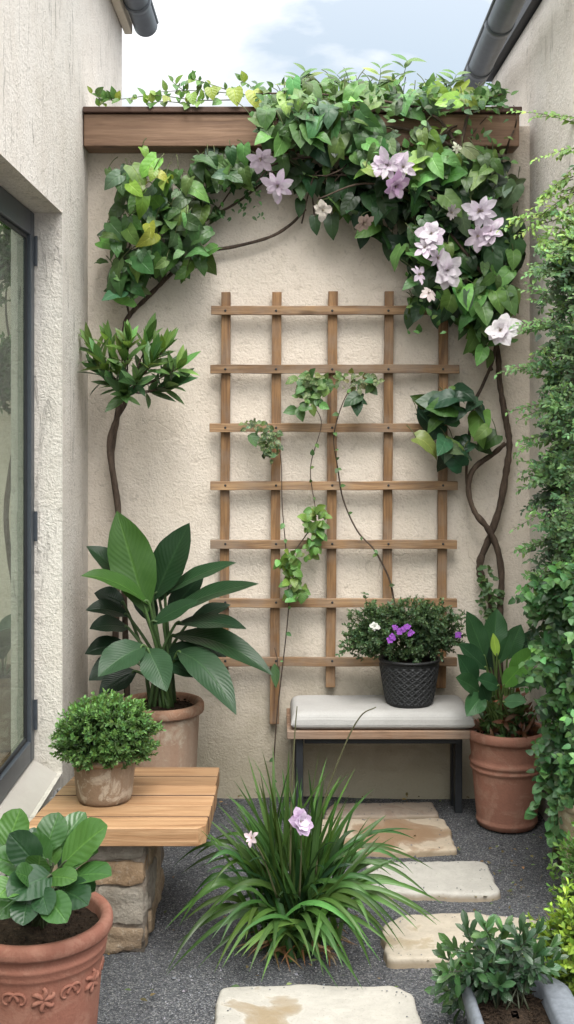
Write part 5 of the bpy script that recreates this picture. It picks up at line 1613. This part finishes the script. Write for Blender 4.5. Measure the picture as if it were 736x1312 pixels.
# larger scalloped leaves near the foot
for k in range(90):
    y = rng.uniform(940, 1085); yy = rng.uniform(3.72, 4.05)
    tip = P(rng.uniform(704, 745) + max(0, (y - 1010) * .1), y, yy)
    spray(tip + np.array([rng.uniform(.05, .14), rng.normal(0, .04), rng.uniform(.06, .16)]), tip, 12, (.024, .042), .75, np.array((.06, .135, .052)) * rng.uniform(.5, 1.1), .3, 'heart', .5)
for k in range(150):
    y = rng.uniform(800, 1035); x = edge_px(y) + abs(rng.normal(0, 22)) + 2
    if 950 < y and rng.random() < .5: continue
    p = P(x, y, rng.uniform(3.8, 4.1))
    dleaves(fo, [p], [[rng.normal(-.3, .7), -.3, rng.normal(-.4, .5)]], [rng.uniform(.03, .05)], .85, [[rng.normal(-.2, .3), -.9, .6]], jitcol((.06, .14, .055), 1, .25), shape='heart', nseg=5, m=5, lobe=.1)
tk.build('trunk', M['bark'], rs); fo.build('foliage', M['leaf_small'], rs); tw.build('twigs', M['stem'], rs)

# ---- tan pot at the right edge with a trailing plant
tpc = np.array([1.045, 3.74, 0])
tp_ = thing('potted_plant', tpc, 'tan stone pot with trailing scalloped leaves at the right edge', 'potted plant')
pot(tp_, tpc, .36, .10, .14, .03, .01, M['tanpot'])
fo = MB(); tw = fo
for k in range(46):
    a_ = rng.uniform(0, 6.28)
    s0 = tpc + np.array([.05 * math.cos(a_), .05 * math.sin(a_), .34])
    q_ = tpc + np.array([.19 * math.cos(a_) * rng.uniform(.5, 1.1), .19 * math.sin(a_) * rng.uniform(.5, 1.1), rng.uniform(.12, .5)])
    md = (s0 + q_) / 2 + np.array([.03 * math.cos(a_), .03 * math.sin(a_), .12])
    pp = smooth_path([s0, md, q_], 6)
    tube(tw, pp, .0025, .001, 5, sub=0, col=(.09, .13, .04))
    for p in pp[2:]:
        kk = 2
        dleaves(fo, np.tile(p, (kk, 1)), rng.normal(0, .7, (kk, 3)) + np.array([-.2, -.4, .0]), rng.uniform(.022, .042, kk), .9, [[-.2, -.8, .7]] * kk, jitcol((.075, .16, .06), kk, .25), shape='heart', nseg=5, m=5, lobe=.1)
fo.build('foliage', M['leaf_vine'], tp_)

# ---- slate grey trough with a low dark shrub, front right
sc = np.array([.612, 2.84, 0])
pl = thing('planter', sc, 'slate grey trough planter with a low dark green shrub at the front right', 'planter')
def rrect(cx_, cy_, hx, hy, r, n_=8):
    out = []
    for qx, qy, a0 in ((1, 1, 0), (-1, 1, 90), (-1, -1, 180), (1, -1, 270)):
        for t in np.linspace(0, 90, n_):
            a = R(a0 + t); out.append((cx_ + qx * (hx - r) + r * math.cos(a), cy_ + qy * (hy - r) + r * math.sin(a)))
    return np.array(out)
rings = [(.122, .17, 0, .09, 0), (.136, .185, .085, .095, 0), (.142, .19, .105, .10, 0), (.142, .19, .118, .10, 0), (.137, .185, .129, .10, 0), (.126, .178, .135, .09, -.004), (.098, .160, .134, .045, -.022), (.090, .152, .126, .04, -.024), (.088, .150, .06, .04, -.024)]
V = [np.hstack([rrect(sc[0] + ox, sc[1], hx, hy, r), np.full((32, 1), z)]) for hx, hy, z, r, ox in rings]
q = [(i * 32 + j, i * 32 + (j + 1) % 32, (i + 1) * 32 + (j + 1) % 32, (i + 1) * 32 + j) for i in range(len(rings) - 1) for j in range(32)]
b = MB(); b.add(np.concatenate(V), q); b.build('trough', M['slate'], pl)
b = MB()
V = [np.hstack([rrect(sc[0] - .024, sc[1], .089 * s, .151 * s, .04 * s), np.full((32, 1), .092 + .02 * (1 - s))]) for s in (1, .85, .7, .55, .4, .25, .1)]
v = np.concatenate(V); v[:, 2] += np.array([.01 * mnoise.noise(Vector((p[0] * 25, p[1] * 25, 0))) for p in v])
q = [(i * 32 + j, i * 32 + (j + 1) % 32, (i + 1) * 32 + (j + 1) % 32, (i + 1) * 32 + j) for i in range(6) for j in range(32)]
b.add(v, q)
for _ in range(420):
    p = sc + np.array([rng.uniform(-.10, .05), rng.uniform(-.14, .14), .106])
    a_ = rng.uniform(0, 6.28); l_ = rng.uniform(.006, .022)
    dd = np.array([math.cos(a_), math.sin(a_), rng.uniform(-.1, .3)]) * l_
    tube(b, [p, p + dd], rng.uniform(.001, .0024), .001, 4, sub=1, col=(1, 1, 1))
b.build('soil', M['soil'], pl)
fo = MB(); tw = MB()
tp2 = [(575, 1245), (582, 1215), (600, 1195), (622, 1188), (645, 1190), (668, 1192), (690, 1195), (705, 1215), (612, 1215), (640, 1212), (665, 1215), (590, 1262), (605, 1240), (630, 1235), (655, 1238), (680, 1235), (700, 1240), (572, 1228), (580, 1275), (620, 1258), (596, 1228), (650, 1222), (674, 1205), (628, 1200), (608, 1205), (688, 1222), (640, 1250), (665, 1252), (582, 1290), (568, 1255), (590, 1285), (600, 1270), (612, 1262), (640, 1262), (570, 1270), (690, 1250), (710, 1230)]
for (x, y) in tp2:
    yy = 2.92 + rng.uniform(-.1, .14)
    tpt = P(x, y, yy)
    s0 = sc + np.array([rng.uniform(-.07, .03), rng.uniform(.03, .12), .10])
    md = (s0 + tpt) / 2 + np.array([0, 0, .03])
    tube(tw, [s0, md, tpt], .0026, .0014, 5, sub=4, col=(.035, .04, .022))
    for f in (.35, .55, .75):
        pp = s0 * (1 - f) + tpt * f + np.array([0, 0, .02])
        dleaves(fo, np.tile(pp, (3, 1)), rng.normal(0, .7, (3, 3)) + np.array([0, -.3, .2]), rng.uniform(.03, .05, 3), .36, [[0, -.5, 1]] * 3, jitcol((.024, .058, .026), 3, .25), droop=.3, shape='obov', nseg=4, m=3)
    ax = norm(tpt - md + np.array([0, -.04, .05]))
    k = 10; th_ = np.arange(k) * 2.4 + rng.uniform(0, 6); e1 = norm(np.cross(ax, (.2, 1, .1))); e2 = np.cross(ax, e1)
    el = np.linspace(1.1, .25, k) + rng.normal(0, .1, k)
    d = norm(np.cos(th_)[:, None] * e1 * el[:, None] + np.sin(th_)[:, None] * e2 * el[:, None] + ax * (1.2 - el)[:, None])
    ps = tpt - ax * np.linspace(.05, 0, k)[:, None]
    dleaves(fo, ps, d, rng.uniform(.034, .058, k), .36, np.tile(ax, (k, 1)) + np.array([0, -.3, .2]), jitcol((.026, .062, .024) if rng.random() < .6 else (.045, .10, .03), k, .22, .1), droop=.25, shape='obov', nseg=5, m=3, fold=.3)
fo.build('foliage', M['leaf_round'], pl); tw.build('stems', M['stem'], pl)

# ---- yellow green shrub at the right edge
ygc = np.array([.86, 3.12, 0])
yg = thing('low_shrub', ygc, 'bright yellow green low shrub at the front right edge beside the trough', 'shrub')
fo = MB(); tw = MB()
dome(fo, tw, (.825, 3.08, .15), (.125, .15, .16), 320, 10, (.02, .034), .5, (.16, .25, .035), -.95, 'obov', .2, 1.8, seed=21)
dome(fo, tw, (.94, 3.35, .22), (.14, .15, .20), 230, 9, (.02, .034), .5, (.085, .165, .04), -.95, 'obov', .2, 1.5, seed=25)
for k in range(18):
    tube(tw, [ygc + np.array([rng.normal(0, .03), rng.normal(0, .05), 0]), ygc + np.array([rng.normal(.02, .06), rng.normal(.06, .09), .2])], .004, .002, 5, sub=2, col=(.1, .08, .05))
fo.build('foliage', M['leaf_small'], yg); tw.build('twigs', M['stem'], yg)

# ---- plants added behind the door glass, standing in for a reflection in the pane
ipc = np.array([-1.13, 4.62, .281])
ip = thing('potted_plant', ipc, 'dark leafy plant in a brown pot added behind the glass door as its reflection', 'potted plant')
pot(ip, ipc, .30, .12, .15, .03, .01, M['oldpot'])
fo = MB(); tw = MB()
for k in range(34):
    a_ = rng.uniform(0, 6.28); el = rng.uniform(.2, 1.2)
    d = norm(np.array([math.cos(a_), math.sin(a_), el])); l_ = rng.uniform(.22, .4)
    p = ipc + np.array([0, 0, .3]) + d * rng.uniform(.06, .22)
    if (p + d * l_)[0] > -1.0: continue
    tube(tw, [ipc + np.array([0, 0, .27]), p], .005, .003, 5, sub=2, col=(.07, .1, .04))
    dleaves(fo, [p], [d], [l_], .34, [[-d[0] * el, -d[1] * el - .4, 1]], jitcol((.025, .07, .035), 1, .3), droop=.6, shape='canna', nseg=8, m=5)
fo.build('foliage', M['leaf_big'], ip); tw.build('stems', M['stem'], ip)
itc = np.array([-1.16, 4.86, .28])
it = thing('small_tree', itc, 'thin dark stemmed small tree added behind the glass door as its reflection', 'tree')
tk = MB(); fo = MB(); tw = MB()
tube(tk, [itc, itc + np.array([.03, -.03, .5]), P(8, 660, 4.85), P(22, 545, 4.83), P(6, 520, 4.8), P(2, 480, 4.8)], .014, .009, 8, knob=.1)
tube(tk, [P(22, 545, 4.83), P(20, 480, 4.85), P(8, 400, 4.85), P(12, 330, 4.85)], .008, .003, 7, knob=.1)
dome(fo, tw, P(4, 475, 4.78), (.10, .09, .16), 150, 10, (.025, .045), .5, (.05, .12, .04), -.95, 'ovate', .3, 1.4, seed=31)
dome(fo, tw, P(6, 325, 4.8), (.09, .09, .18), 110, 9, (.025, .045), .5, (.075, .15, .05), -.95, 'ovate', .4, 1.4, seed=33)
tk.build('trunk', M['bark'], it); fo.build('crown', M['leaf_small'], it); tw.build('twigs', M['stem'], it)

# fallen leaves and bits on the gravel
b = MB()
for k in range(230):
    if k < 95: x, y = rng.uniform(.62, 1.0), rng.uniform(3.5, 4.35)
    elif k < 150: x, y = rng.uniform(-.4, 1.0), rng.uniform(2.7, 4.6)
    elif k < 195: x, y = rng.uniform(-.3, 1.0), 4.82 - abs(rng.normal(0, .05)) - .01
    else: x, y = .02 + rng.normal(0, .22), 3.4 + rng.normal(0, .2)
    dleaves(b, [(x, y, .014)], [[rng.normal(), rng.normal(), .1]], [rng.uniform(.008, .026)], .5, [[rng.normal(0, .3), rng.normal(0, .3), 1]], jitcol((.14, .10, .05) if rng.random() < .7 else (.12, .17, .06), 1, .4), shape='ovate', nseg=3, m=3)
tag(b.build('leaf_litter', M['leaf_small']), 'scattered dry fallen leaf bits on the dark gravel', 'leaf litter', kind='stuff')
